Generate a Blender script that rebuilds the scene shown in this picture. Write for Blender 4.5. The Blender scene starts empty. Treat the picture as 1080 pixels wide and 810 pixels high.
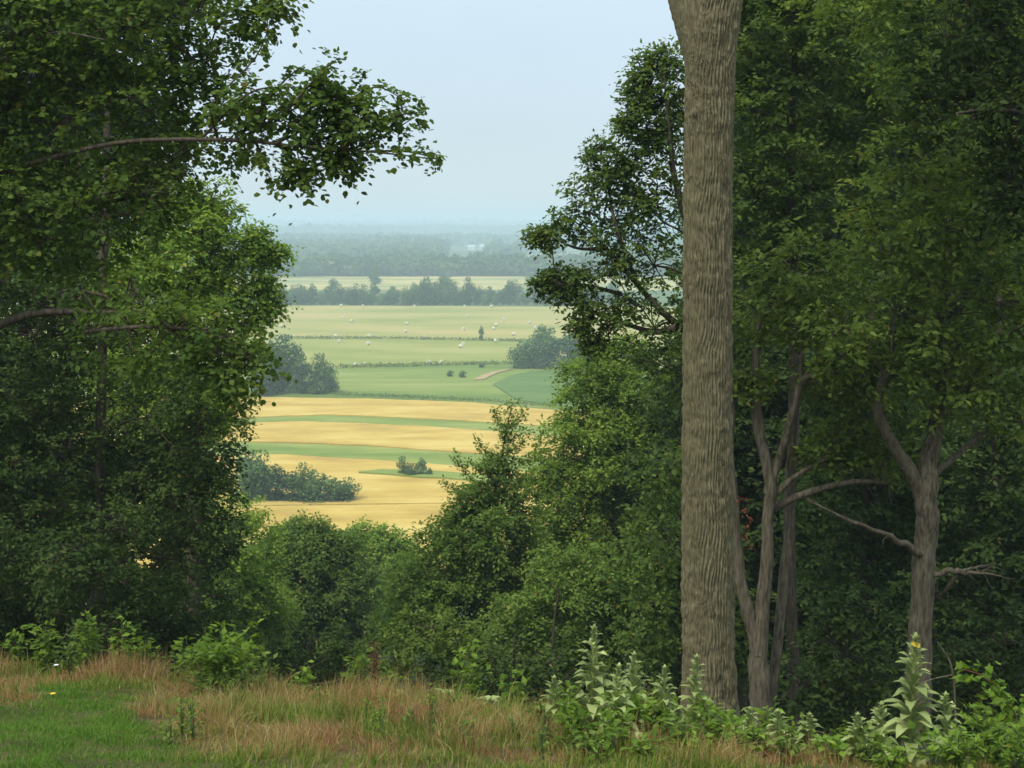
import bpy, math, random
import numpy as np
from mathutils import Vector

rng = np.random.default_rng(11)
random.seed(11)
SC = bpy.context.scene
COL = SC.collection
R = math.radians

# ------------------------------------------------------------------ camera maths (1080 x 810 photo, world +Y ahead)
F = 1500.0
PITCH = math.atan(170 / 1500)
CP, SP = math.cos(PITCH), math.sin(PITCH)
CAMZ = 50.0

def P(px, py, d):
    x = (px - 540) / F
    v = -(py - 405) / F
    dy = CP + v * SP
    dz = -SP + v * CP
    return np.array([x * d / dy, d, CAMZ + dz * d / dy])

def proj(x, y, z):
    z = z - CAMZ
    f = y * CP - z * SP
    u = y * SP + z * CP
    return 540 + F * x / f, 405 - F * u / f

# ------------------------------------------------------------------ terrain
_ys = np.concatenate([np.arange(-120, 260, 1.0), [20000.0]])
_sl = np.interp(_ys, [-120, 18, 19.2, 25, 30, 105, 178, 20000], [.235, .235, .6, .6, .34, .34, 0, 0])
_dr = np.concatenate([[0], np.cumsum((_sl[1:] + _sl[:-1]) / 2 * np.diff(_ys))])
_dr = _dr - np.interp(0, _ys, _dr) + 1.7
_dr = _dr / _dr[-1] * 50.0
_k = np.interp(0, _ys, _dr)
_dr = np.where(_ys < 30, _dr + (1.7 - _k) * np.clip((60 - _ys) / 60, 0, 1), _dr)

def hash2(i, j, s):
    h = np.sin(i * 127.1 + j * 311.7 + s * 74.7) * 43758.5453
    return h - np.floor(h)

def vnoise(x, y, s=0):
    x = np.asarray(x, float); y = np.asarray(y, float)
    i, j = np.floor(x), np.floor(y)
    u, v = x - i, y - j
    u, v = u * u * (3 - 2 * u), v * v * (3 - 2 * v)
    a, b, c, d = hash2(i, j, s), hash2(i + 1, j, s), hash2(i, j + 1, s), hash2(i + 1, j + 1, s)
    return (a * (1 - u) + b * u) * (1 - v) + (c * (1 - u) + d * u) * v

def fbm(x, y, s=0, o=4):
    t, a, n = 0, .5, 0
    for k in range(o):
        t = t + a * vnoise(x * 2 ** k, y * 2 ** k, s + k); n += a; a *= .5
    return t / n

def G(x, y):
    x = np.asarray(x, float); y = np.asarray(y, float)
    fs = np.clip((45 - y) / 20, 0, 1)
    sh = np.interp(x, [-9, -5.5, 0, 3, 12], [1.4, 1.8, 4.0, 6.8, 7.6]) * fs
    z = CAMZ - (np.interp(y + sh, _ys, _dr) - .235 * sh)
    fade = np.clip((60 - y) / 35, 0, 1)
    z = z - .045 * np.clip(x, -15, 15) * fade
    z = z + (fbm(x * .9, y * .9, 3, 3) - .5) * .22 * np.clip((100 - y) / 60, 0, 1)
    return z

# ------------------------------------------------------------------ materials
def mat(name):
    m = bpy.data.materials.new(name); m.use_nodes = True
    nt = m.node_tree
    for n in list(nt.nodes): nt.nodes.remove(n)
    return m, nt, nt.nodes, nt.links

def ramp(N, stops):
    r = N.new('ShaderNodeValToRGB'); e = r.color_ramp.elements
    while len(e) < len(stops): e.new(.5)
    for q, (p, c) in zip(e, stops):
        q.position = p; q.color = (*c, 1)
    return r

def leaf_mat(name, c0, c1, c2, trans=.34, rough=.6, spec=.1, hue_obj=.2):
    m, nt, N, L = mat(name)
    out = N.new('ShaderNodeOutputMaterial')
    geo = N.new('ShaderNodeNewGeometry')
    rp = ramp(N, [(0, c0), (.55, c1), (.97, c2), (1, (c2[1] * 1.05, c2[1], c2[2]))])
    L.new(geo.outputs['Random Per Island'], rp.inputs[0])
    oi = N.new('ShaderNodeObjectInfo')
    hsv = N.new('ShaderNodeHueSaturation')
    mr = N.new('ShaderNodeMapRange'); mr.inputs[3].default_value = 1 - hue_obj; mr.inputs[4].default_value = 1 + hue_obj
    L.new(oi.outputs['Random'], mr.inputs[0]); L.new(mr.outputs[0], hsv.inputs['Value'])
    tc = N.new('ShaderNodeTexCoord'); nz = N.new('ShaderNodeTexNoise'); nz.inputs['Scale'].default_value = 1.1; nz.inputs['Detail'].default_value = 2
    L.new(tc.outputs['Object'], nz.inputs['Vector'])
    m2 = N.new('ShaderNodeMapRange'); m2.inputs[1].default_value = .3; m2.inputs[2].default_value = .7; m2.inputs[3].default_value = .8; m2.inputs[4].default_value = 1.32; L.new(nz.outputs[0], m2.inputs[0])
    m3 = N.new('ShaderNodeMapRange'); m3.inputs[1].default_value = .3; m3.inputs[2].default_value = .7; m3.inputs[3].default_value = .499; m3.inputs[4].default_value = .474; L.new(nz.outputs[0], m3.inputs[0])
    hv = N.new('ShaderNodeHueSaturation'); L.new(m2.outputs[0], hv.inputs['Value']); L.new(m3.outputs[0], hv.inputs['Hue'])
    L.new(rp.outputs[0], hv.inputs['Color']); L.new(hv.outputs[0], hsv.inputs['Color'])
    bs = N.new('ShaderNodeBsdfPrincipled')
    bs.inputs['Roughness'].default_value = rough
    bs.inputs['Specular IOR Level'].default_value = spec
    L.new(hsv.outputs[0], bs.inputs['Base Color'])
    tr = N.new('ShaderNodeBsdfTranslucent')
    h2 = N.new('ShaderNodeHueSaturation'); h2.inputs['Hue'].default_value = .485; h2.inputs['Saturation'].default_value = 1.1; h2.inputs['Value'].default_value = 1.25
    L.new(hsv.outputs[0], h2.inputs['Color']); L.new(h2.outputs[0], tr.inputs['Color'])
    mx = N.new('ShaderNodeMixShader'); mx.inputs[0].default_value = trans
    L.new(bs.outputs[0], mx.inputs[1]); L.new(tr.outputs[0], mx.inputs[2])
    L.new(mx.outputs[0], out.inputs[0])
    return m

def bark_mat(name, dark, mid, light, scale=9.0, stretch=.16, bump=.6, moss=None):
    m, nt, N, L = mat(name)
    out = N.new('ShaderNodeOutputMaterial')
    tc = N.new('ShaderNodeTexCoord')
    mp = N.new('ShaderNodeMapping'); mp.inputs['Scale'].default_value = (scale, scale, scale * stretch)
    L.new(tc.outputs['Object'], mp.inputs[0])
    n1 = N.new('ShaderNodeTexNoise'); n1.inputs['Scale'].default_value = 2.2; n1.inputs['Detail'].default_value = 8; n1.inputs['Roughness'].default_value = .6
    L.new(mp.outputs[0], n1.inputs['Vector'])
    rp = ramp(N, [(.3, dark), (.5, mid), (.72, light)])
    L.new(n1.outputs[0], rp.inputs[0])
    n2 = N.new('ShaderNodeTexNoise'); n2.inputs['Scale'].default_value = 1.1; n2.inputs['Detail'].default_value = 5
    L.new(tc.outputs['Object'], n2.inputs['Vector'])
    mx = N.new('ShaderNodeMix'); mx.data_type = 'RGBA'
    r2 = ramp(N, [(.45, (0, 0, 0)), (.7, (1, 1, 1))]); L.new(n2.outputs[0], r2.inputs[0])
    k = N.new('ShaderNodeMath'); k.operation = 'MULTIPLY'; k.inputs[1].default_value = .45
    L.new(r2.outputs[0], k.inputs[0]); L.new(k.outputs[0], mx.inputs[0])
    L.new(rp.outputs[0], mx.inputs[6]); mx.inputs[7].default_value = (*(moss or mid), 1)
    bs = N.new('ShaderNodeBsdfPrincipled'); bs.inputs['Roughness'].default_value = .9; bs.inputs['Specular IOR Level'].default_value = .15
    L.new(mx.outputs[2], bs.inputs['Base Color'])
    bp = N.new('ShaderNodeBump'); bp.inputs['Strength'].default_value = bump; bp.inputs['Distance'].default_value = .03
    L.new(n1.outputs[0], bp.inputs['Height']); L.new(bp.outputs[0], bs.inputs['Normal'])
    L.new(bs.outputs[0], out.inputs[0])
    return m

def noise_mat(name, stops, scale, detail=6, rough=.95, mapping=(1, 1, 1), bump=0, second=None):
    m, nt, N, L = mat(name)
    out = N.new('ShaderNodeOutputMaterial')
    tc = N.new('ShaderNodeNewGeometry')
    mp = N.new('ShaderNodeMapping'); mp.inputs['Scale'].default_value = mapping
    L.new(tc.outputs['Position'], mp.inputs[0])
    n1 = N.new('ShaderNodeTexNoise'); n1.inputs['Scale'].default_value = scale; n1.inputs['Detail'].default_value = detail; n1.inputs['Roughness'].default_value = .62
    L.new(mp.outputs[0], n1.inputs['Vector'])
    rp = ramp(N, stops); L.new(n1.outputs[0], rp.inputs[0])
    col = rp.outputs[0]
    if second:
        sc2, stops2, map2, fac = second
        mp2 = N.new('ShaderNodeMapping'); mp2.inputs['Scale'].default_value = map2
        L.new(tc.outputs['Position'], mp2.inputs[0])
        n2 = N.new('ShaderNodeTexNoise'); n2.inputs['Scale'].default_value = sc2; n2.inputs['Detail'].default_value = 5
        L.new(mp2.outputs[0], n2.inputs['Vector'])
        r2 = ramp(N, stops2); L.new(n2.outputs[0], r2.inputs[0])
        mx = N.new('ShaderNodeMix'); mx.data_type = 'RGBA'; mx.blend_type = 'MULTIPLY'; mx.inputs[0].default_value = fac
        L.new(col, mx.inputs[6]); L.new(r2.outputs[0], mx.inputs[7]); col = mx.outputs[2]
    bs = N.new('ShaderNodeBsdfPrincipled'); bs.inputs['Roughness'].default_value = rough; bs.inputs['Specular IOR Level'].default_value = .1
    L.new(col, bs.inputs['Base Color'])
    if bump:
        bp = N.new('ShaderNodeBump'); bp.inputs['Strength'].default_value = bump
        L.new(n1.outputs[0], bp.inputs['Height']); L.new(bp.outputs[0], bs.inputs['Normal'])
    L.new(bs.outputs[0], out.inputs[0])
    return m

M = {}
def greens(name, g, warm=.48, cool=.2, **k):
    M[name] = leaf_mat(name, (g * .68 * (warm - .04), g * .68, g * .68 * cool), (g * warm, g, g * cool), (g * 1.4 * (warm + .05), g * 1.4, g * 1.4 * (cool + .02)), **k)
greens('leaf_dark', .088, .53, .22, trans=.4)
greens('leaf_maple', .15, .54, .18, trans=.52)
greens('leaf_mid', .155, .56, .19, trans=.45)
greens('leaf_fresh', .22, .58, .18, trans=.46)
greens('leaf_light', .31, .60, .16, trans=.48)
greens('leaf_olive', .19, .63, .18, trans=.44)
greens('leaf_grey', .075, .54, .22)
greens('leaf_weed', .24, .56, .13, trans=.46)
greens('leaf_mullein', .37, .80, .36, trans=.25, rough=.85, hue_obj=.1)
greens('leaf_far', .145, .48, .24, trans=.3, hue_obj=.3)
M['leaf_brown'] = leaf_mat('leaf_brown', (.1, .045, .02), (.16, .075, .03), (.22, .11, .05))
M['bark'] = bark_mat('bark', (.03, .024, .016), (.075, .06, .04), (.14, .115, .08))
M['bark_pale'] = bark_mat('bark_pale', (.042, .034, .02), (.125, .105, .067), (.235, .205, .14), scale=12)
M['bark_ridged'] = bark_mat('bark_ridged', (.07, .058, .031), (.178, .153, .082), (.30, .265, .158), scale=30, stretch=.13, bump=.8, moss=(.2, .185, .09))
M['stem_green'] = noise_mat('stem_green', [(.3, (.06, .1, .03)), (.7, (.12, .17, .06))], 30)
M['stem_red'] = noise_mat('stem_red', [(.3, (.12, .05, .03)), (.7, (.2, .09, .05))], 30)

# ------------------------------------------------------------------ mesh building
class MB:
    def __init__(s):
        s.v, s.f, s.m, s.n, s.sm = [], [], [], 0, []
    def add(s, v, f, mi=0, smooth=False):
        v = np.asarray(v, np.float32).reshape(-1, 3); f = np.asarray(f, np.int64)
        s.v.append(v); s.f.append(f + s.n); s.n += len(v)
        s.m.append(np.full(len(f), mi, np.int32)); s.sm.append(np.full(len(f), smooth, bool))
    def build(s, name, mats, parent=None, origin=(0, 0, 0)):
        me = bpy.data.meshes.new(name)
        o3 = np.asarray(origin, np.float32)
        v = np.concatenate(s.v) - o3
        me.vertices.add(len(v)); me.vertices.foreach_set('co', v.ravel())
        nl = sum(f.size for f in s.f); npoly = sum(len(f) for f in s.f)
        me.loops.add(nl); me.polygons.add(npoly)
        me.loops.foreach_set('vertex_index', np.concatenate([f.ravel() for f in s.f]).astype(np.int32))
        tot = np.concatenate([np.full(len(f), f.shape[1], np.int32) for f in s.f])
        st = np.concatenate([[0], np.cumsum(tot)[:-1]]).astype(np.int32)
        me.polygons.foreach_set('loop_start', st)
        me.polygons.foreach_set('material_index', np.concatenate(s.m))
        me.polygons.foreach_set('use_smooth', np.concatenate(s.sm))
        for m in (mats if isinstance(mats, (list, tuple)) else [mats]): me.materials.append(m)
        me.update(calc_edges=True); me.validate()
        o = bpy.data.objects.new(name, me); COL.objects.link(o)
        if parent is not None: o.parent = parent
        else: o.location = origin
        return o

def thing(name, label, cat, loc, group=None):
    o = bpy.data.objects.new(name, None); COL.objects.link(o)
    o.location = loc; o.empty_display_size = .3
    o['label'] = label; o['category'] = cat
    if group: o['group'] = group
    return o

def tag(o, label, cat, group=None, kind=None):
    o['label'] = label; o['category'] = cat
    if group: o['group'] = group
    if kind: o['kind'] = kind
    return o

def nrm(a):
    return a / (np.linalg.norm(a, axis=-1, keepdims=True) + 1e-9)

def smooth_path(pts, rad, n=4):
    """Catmull-Rom through pts."""
    pts = np.asarray(pts, float); rad = np.asarray(rad, float)
    q = np.vstack([2 * pts[0] - pts[1], pts, 2 * pts[-1] - pts[-2]])
    o, r = [], []
    for i in range(len(pts) - 1):
        a, b, c, d = q[i:i + 4]
        for t in np.linspace(0, 1, n, endpoint=False):
            o.append(.5 * (2 * b + (c - a) * t + (2 * a - 5 * b + 4 * c - d) * t * t + (3 * b - a - 3 * c + d) * t ** 3))
            r.append(rad[i] * (1 - t) + rad[i + 1] * t)
    o.append(pts[-1]); r.append(rad[-1])
    return np.array(o), np.array(r)

def tube(mb, pts, rad, sides=8, mi=0, rough=0.0, cap=True):
    pts = np.asarray(pts, float); rad = np.asarray(rad, float); n = len(pts)
    t = np.gradient(pts, axis=0); t = nrm(t)
    ref = np.array([0, 1., 0]) if abs(t[0][1]) < .8 else np.array([1., 0, 0])
    a = nrm(np.cross(t, ref)); b = np.cross(t, a)
    th = np.linspace(0, 2 * np.pi, sides, endpoint=False)
    rr = rad[:, None] * np.ones(sides)
    if rough: rr = rr * (1 + rough * (rng.random((n, sides)) - .5) * 2)
    v = pts[:, None] + rr[..., None] * (np.cos(th)[None, :, None] * a[:, None] + np.sin(th)[None, :, None] * b[:, None])
    i = np.arange(n - 1)[:, None] * sides; j = np.arange(sides)[None]; k = (j + 1) % sides
    f = np.stack([i + j, i + k, i + sides + k, i + sides + j], -1).reshape(-1, 4)
    mb.add(v.reshape(-1, 3), f, mi, True)
    if cap:
        base = mb.n - n * sides
        ring = np.arange(sides)
        c = pts[-1] + t[-1] * rad[-1] * .5
        vv = np.vstack([v[-1], c[None]])
        ff = np.stack([ring, (ring + 1) % sides, np.full(sides, sides)], -1)
        mb.add(vv, ff, mi, True)

def twigs(mb, A, B, r0, r1, mi=0, sag=.12):
    """many thin bent three sided twigs at once, A -> B"""
    A = np.asarray(A, float); B = np.asarray(B, float); n = len(A)
    if n == 0: return
    L = np.linalg.norm(B - A, axis=1, keepdims=True)
    C = (A + B) / 2 + rng.normal(0, .06, (n, 3)) * L + np.array([0, 0, 1]) * L * sag
    d = nrm(B - A); a = nrm(np.cross(d, rng.normal(0, 1, (n, 3)))); b = np.cross(d, a)
    r0 = np.broadcast_to(np.asarray(r0, float), (n,)); r1 = np.broadcast_to(np.asarray(r1, float), (n,))
    rings = []
    for c, r in ((A, r0), (C, (r0 + r1) / 2), (B, r1)):
        for q in range(3):
            th = q * 2.0944
            rings.append(c + r[:, None] * (a * math.cos(th) + b * math.sin(th)))
    v = np.stack(rings, 1)
    f = []
    for k in (0, 3):
        for q in range(3):
            f.append([k + q, k + (q + 1) % 3, k + 3 + (q + 1) % 3, k + 3 + q])
    f = (np.arange(n)[:, None, None] * 9 + np.array(f)[None]).reshape(-1, 4)
    mb.add(v.reshape(-1, 3), f, mi, True)

T = {
    'oval': (np.array([(0, 0, 0), (.42, .29, .07), (1, 0, -.06), (.42, -.29, .07)]), np.array([(0, 3, 2), (0, 2, 1)])),
    'long': (np.array([(0, 0, 0), (.4, .17, .05), (1, 0, -.16), (.4, -.17, .05)]), np.array([(0, 3, 2), (0, 2, 1)])),
    'lobed': (np.array([(0, 0, 0), (.12, .40, .03), (.36, .28, 0), (.52, .52, .06), (.64, .2, 0), (1, 0, -.07), (.64, -.2, 0), (.52, -.52, .06), (.36, -.28, 0), (.12, -.40, .03)]),
              np.array([(0, k + 1, k) for k in range(1, 9)])),
    'round': (np.array([(0, 0, 0), (.2, .34, .05), (.6, .42, .05), (1, 0, -.1), (.6, -.42, .05), (.2, -.34, .05)]), np.array([(0, 2, 1), (0, 3, 2), (0, 4, 3), (0, 5, 4)])),
    'blob': (np.array([(0, -.5, 0), (.1, .5, .1), (.9, .55, -.1), (1, -.45, .1)]), np.array([(0, 1, 2), (0, 2, 3)])),
}

def add_leaves(mb, p, d, n, L, shape, mi=0):
    tv, tf = T[shape]
    d = nrm(d); s = nrm(np.cross(n, d)); n = np.cross(d, s)
    L = np.broadcast_to(np.asarray(L, float), (len(p),))[:, None, None]
    v = p[:, None] + L * (tv[None, :, 0, None] * d[:, None] + tv[None, :, 1, None] * s[:, None] + tv[None, :, 2, None] * n[:, None])
    f = (np.arange(len(p))[:, None, None] * len(tv) + tf[None]).reshape(-1, 3)
    mb.add(v.reshape(-1, 3), f, mi, False)

UP = np.array([0, 0, 1.])

def sprays(mb, cen, out, rad, L, shape='oval', k=5, m=6, droop=.25, flat=.55, up=.9, mi=0):
    """clusters of leafy twiglets: alternate leaves along twiglets that fan outward from each centre"""
    N = len(cen)
    if N == 0: return
    tw = out[:, None] * .75 + rng.normal(0, .75, (N, k, 3)); tw[..., 2] *= flat; tw = nrm(tw)
    ln = np.broadcast_to(np.asarray(rad, float), (N,))[:, None] * rng.uniform(.55, 1.15, (N, k))
    s = (np.arange(m) + .6) / m
    s = s[None, None] + rng.uniform(-.4 / m, .4 / m, (N, k, m))
    p = cen[:, None, None] + tw[:, :, None] * (ln[..., None] * s)[..., None]
    p = p - UP * (droop * (ln[..., None]) * s ** 2)[..., None]
    p = p + rng.normal(0, .07, p.shape) * ln[..., None, None]
    side = nrm(np.cross(tw, UP + rng.normal(0, .3, tw.shape)))
    sg = np.where((np.arange(m) % 2) == 0, 1., -1.)
    d = tw[:, :, None] * .65 + side[:, :, None] * sg[None, None, :, None] * .85 + rng.normal(0, .35, p.shape) - UP * droop * .9
    n = UP * up + out[:, None, None] * .45 + rng.normal(0, .42, p.shape)
    q = p.reshape(-1, 3)
    add_leaves(mb, q, d.reshape(-1, 3), n.reshape(-1, 3), L * rng.uniform(.65, 1.25, len(q)), shape, mi)

def leafy_line(mb, pts, per_m, L, shape='oval', mi=0, spread=.1, droop=.3):
    pts = np.asarray(pts, float)
    seg = np.linalg.norm(np.diff(pts, axis=0), axis=1); cum = np.concatenate([[0], np.cumsum(seg)])
    n = max(3, int(cum[-1] * per_m))
    t = np.sort(rng.uniform(0, cum[-1], n))
    p = np.stack([np.interp(t, cum, pts[:, i]) for i in range(3)], 1)
    tg = nrm(np.stack([np.interp(t, cum, np.gradient(pts, axis=0)[:, i]) for i in range(3)], 1))
    sd = nrm(np.cross(tg, UP) + 1e-4) * np.where(rng.random(n) < .5, 1, -1)[:, None]
    d = tg * .5 + sd * .8 + rng.normal(0, .4, p.shape) - UP * droop
    add_leaves(mb, p + rng.normal(0, spread, p.shape), d, UP + rng.normal(0, .45, p.shape), L * rng.uniform(.6, 1.25, n), shape, mi)

def lobe_points(c, r, dens, bottom=.25):
    """clusters in sub-lobes on a lobe: returns cluster centres and outward directions"""
    r = np.asarray(r, float)
    rm = float(np.cbrt(r.prod()))
    ns = int(np.clip(9 + rm * 3.0, 9, 22))
    i = np.arange(ns) + .5
    ph = np.arccos(1 - 2 * i / ns); th = np.pi * (1 + 5 ** .5) * i + rng.random() * 6
    u = np.stack([np.cos(th) * np.sin(ph), np.sin(th) * np.sin(ph), np.cos(ph)], 1) + rng.normal(0, .16, (ns, 3))
    u = nrm(u) * rng.uniform(.55, .88, (ns, 1))
    sr = rng.uniform(.3, .5, ns)
    C, O, S = [], [], []
    for k in range(ns):
        nc = max(2, int(dens * (rm * sr[k]) ** 2 * 12.6))
        w = nrm(rng.normal(0, 1, (nc, 3)) + u[k] * .7)
        q = u[k] + w * sr[k] * rng.uniform(.45, 1.0, (nc, 1))
        C.append(c + q * r); O.append(nrm(q * .6 + w * .6)); S.append(np.full(nc, k))
    inner = max(2, int(dens * rm * rm * 2.0))
    w = rng.normal(0, .35, (inner, 3))
    C.append(c + w * r); O.append(nrm(w)); S.append(rng.integers(0, ns, inner))
    return np.concatenate(C), np.concatenate(O), c + u * r, np.concatenate(S)

def px_stem(pts, n=5):
    """pts: (px, py, distance, width in px) -> smooth 3-D path and radii"""
    p = np.array([P(a, b, d) for a, b, d, w in pts]); r = np.array([w / 2 / F * d for a, b, d, w in pts])
    return smooth_path(p, r, n)

def tree(name, label, d, lobes, stems, leaf='leaf_mid', bark='bark', shape='oval', L=.12, dens=3.2, k=5, m=6, crad=.42,
         depth=1.0, group=None, cat='tree', extra=None, limb_r=.35, droop=.25, flat=.55, twig=True, bare=(), base_px=None):
    """lobes: (px, py, r_px[, extra distance]); stems: list of px polylines (first point is the foot)"""
    paths = [px_stem(s, 7) for s in stems]
    for pp, rr in paths:
        q = np.arange(len(pp)); a0 = rng.random() * 50
        pp[1:, 0] += ((fbm(q[1:] * .33 + a0, q[1:] * 0, 3, 2) - .5) * .5 * rr[1:])
        pp[1:, 1] += ((fbm(q[1:] * .33 + a0, q[1:] * 0 + 7, 4, 2) - .5) * .5 * rr[1:])
        rr *= 1 + (fbm(q * .45 + a0, q * 0 + 3, 5, 2) - .5) * .14
    for i, (pp, rr) in enumerate(paths):           # sink the foot into the ground and flare it
        g = float(G(pp[0][0], pp[0][1]))
        if stems[i][0][1] > 500 or pp[0][2] > g - .1:
            if pp[0][2] > g - .15 and (len(stems) == 1 or i == 0 or pp[0][2] - g < 1.2):
                fx = pp[0].copy(); fx[2] = g - .2
                paths[i] = (np.vstack([fx, pp]), np.concatenate([[rr[0] * 1.12], rr]))
    foot = paths[0][0][0].copy(); foot[2] = float(G(foot[0], foot[1]))
    root = thing(name, label, cat, foot, group)
    tm, cm = MB(), MB()
    for n_, (pp, rr) in enumerate(paths):
        tube(tm, pp, rr, 14, 0, .07)
        if n_ > 1:
            i = rng.integers(len(pp) // 2, len(pp), 10); ln = rng.uniform(.2, .8, (10, 1))
            dr = nrm(nrm(np.gradient(pp, axis=0)[i]) * .9 + rng.normal(0, .5, (10, 3)) + UP * .2)
            twigs(tm, pp[i], pp[i] + dr * ln, np.minimum(rr[i] * .45, .014), .003, 0, .06)
    for s in bare:
        pp, rr = px_stem(s, 7); q = np.arange(len(pp))
        pp[2:, 2] += (fbm(q[2:] * .4, q[2:] * 0 + len(pp), 6, 2) - .5) * 1.6 * rr[2:]
        tube(tm, pp, rr, 7, 0, .1)
        i = rng.integers(len(pp) // 4, len(pp), 9); ln = rng.uniform(.12, .5, (9, 1))
        dr = nrm(nrm(np.gradient(pp, axis=0)[i]) * .9 + rng.normal(0, .55, (9, 3)))
        twigs(tm, pp[i], pp[i] + dr * ln, np.minimum(rr[i] * .5, .01), .0025, 0, .05)
    allp = np.vstack([p for p, r in paths]); allr = np.concatenate([r for p, r in paths])
    info = []
    for lb in lobes:
        D = d + (lb[3] if len(lb) > 3 else 0)
        c = P(lb[0], lb[1], D)
        hd = np.linalg.norm(allp[:, :2] - c[:2], axis=1)
        sc = np.abs(allp[:, 2] - (c[2] - .45 * hd - .2)) + .5 * hd
        info.append((float(sc.min()), lb, c, D))
    info.sort(key=lambda q: q[0])
    nodes, nrad = allp.copy(), allr * .5
    for _, lb, c, D in info:
        r = lb[2] / F * D
        rv = np.array([r, r * depth, r * .88])
        cen, out, subs, sid = lobe_points(c, rv, dens * (lb[4] if len(lb) > 4 else 1))
        dist = np.linalg.norm(nodes - c, axis=1) + np.maximum(nodes[:, 2] - c[2] + .2, 0) * 1.2
        i = int(np.argmin(dist)); a = nodes[i]; ln = np.linalg.norm(c - a)
        if ln > .3:
            r0 = max(.012, min(nrad[i], .015 + .018 * ln, .09))
            mid = a * .5 + c * .5 + np.array([0, 0, .1 * ln]) + rng.normal(0, .07, 3) * ln
            lp, lr = smooth_path([a, mid, c], [r0, r0 * .75, r0 * .55], 4)
            tube(tm, lp, lr, 6, 0, .05)
            nodes = np.vstack([nodes, lp[3:]]); nrad = np.concatenate([nrad, lr[3:] * .9])
        else: r0 = .03
        A = c + (subs - c) * .05
        twigs(tm, np.repeat(c[None], len(subs), 0), subs, r0 * .4, .012, 0)
        if twig:
            sel = rng.random(len(cen)) < .6
            twigs(cm, subs[sid[sel]], cen[sel], .012, .005, 1, .04)
        sprays(cm, cen, out, crad * rng.uniform(.75, 1.25, len(cen)), L, shape, k, m, droop, flat)
    if extra: extra(tm, cm)
    tm.build('trunk', M[bark], root, foot)
    if cm.n: cm.build('crown', [M[leaf], M['bark']], root, foot)
    return root

# ------------------------------------------------------------------ ground sheet
def ground_mat():
    m, nt, N, L = mat('ground_mat')
    out = N.new('ShaderNodeOutputMaterial'); geo = N.new('ShaderNodeNewGeometry')
    sep = N.new('ShaderNodeSeparateXYZ'); L.new(geo.outputs['Position'], sep.inputs[0])
    def nz(sc, det=6):
        n = N.new('ShaderNodeTexNoise'); n.inputs['Scale'].default_value = sc; n.inputs['Detail'].default_value = det
        L.new(geo.outputs['Position'], n.inputs['Vector']); return n
    near = ramp(N, [(.35, (.045, .05, .018)), (.5, (.10, .075, .038)), (.68, (.16, .11, .06))]); L.new(nz(1.3, 8).outputs[0], near.inputs[0])
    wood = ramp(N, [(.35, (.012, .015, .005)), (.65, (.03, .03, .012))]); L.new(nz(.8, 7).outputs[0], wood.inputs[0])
    far = ramp(N, [(.38, (.06, .1, .035)), (.52, (.11, .15, .05)), (.64, (.2, .19, .08))]); L.new(nz(.0035, 5).outputs[0], far.inputs[0])
    def step(a, b):
        r = N.new('ShaderNodeMapRange'); r.inputs[1].default_value = a; r.inputs[2].default_value = b
        L.new(sep.outputs[1], r.inputs[0]); return r
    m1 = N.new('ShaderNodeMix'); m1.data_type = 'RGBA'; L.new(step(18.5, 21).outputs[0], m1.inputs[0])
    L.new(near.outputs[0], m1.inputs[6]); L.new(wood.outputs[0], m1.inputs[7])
    m2 = N.new('ShaderNodeMix'); m2.data_type = 'RGBA'; L.new(step(150, 190).outputs[0], m2.inputs[0])
    L.new(m1.outputs[2], m2.inputs[6]); L.new(far.outputs[0], m2.inputs[7])
    bs = N.new('ShaderNodeBsdfPrincipled'); bs.inputs['Roughness'].default_value = 1; bs.inputs['Specular IOR Level'].default_value = .05
    L.new(m2.outputs[2], bs.inputs['Base Color']); L.new(bs.outputs[0], out.inputs[0])
    return m

yy = np.concatenate([np.arange(-30, 30, .35), np.arange(30, 110, 1.5), np.arange(110, 240, 5), np.geomspace(240, 11800, 60)])
uu = np.linspace(-1, 1, 141)
uu = np.sign(uu) * np.abs(uu) ** 1.2
Y, U = np.meshgrid(yy, uu, indexing='ij')
X = U * (24 + .57 * np.maximum(Y, 0))
Z = G(X, Y)
mb = MB()
n0, n1 = Y.shape
i = np.arange(n0 - 1)[:, None] * n1; j = np.arange(n1 - 1)[None]
mb.add(np.stack([X, Y, Z], -1).reshape(-1, 3), np.stack([i + j, i + j + 1, i + n1 + j + 1, i + n1 + j], -1).reshape(-1, 4), 0, True)
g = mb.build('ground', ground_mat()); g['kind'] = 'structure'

# ------------------------------------------------------------------ valley fields (traced where they lie on the plain)
def on_plain(px, py, h=0.):
    q = P(px, py, 1.0); s = CAMZ - q[2]
    D = (CAMZ - h) / s
    return np.array([q[0] * D, D, h])

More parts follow.
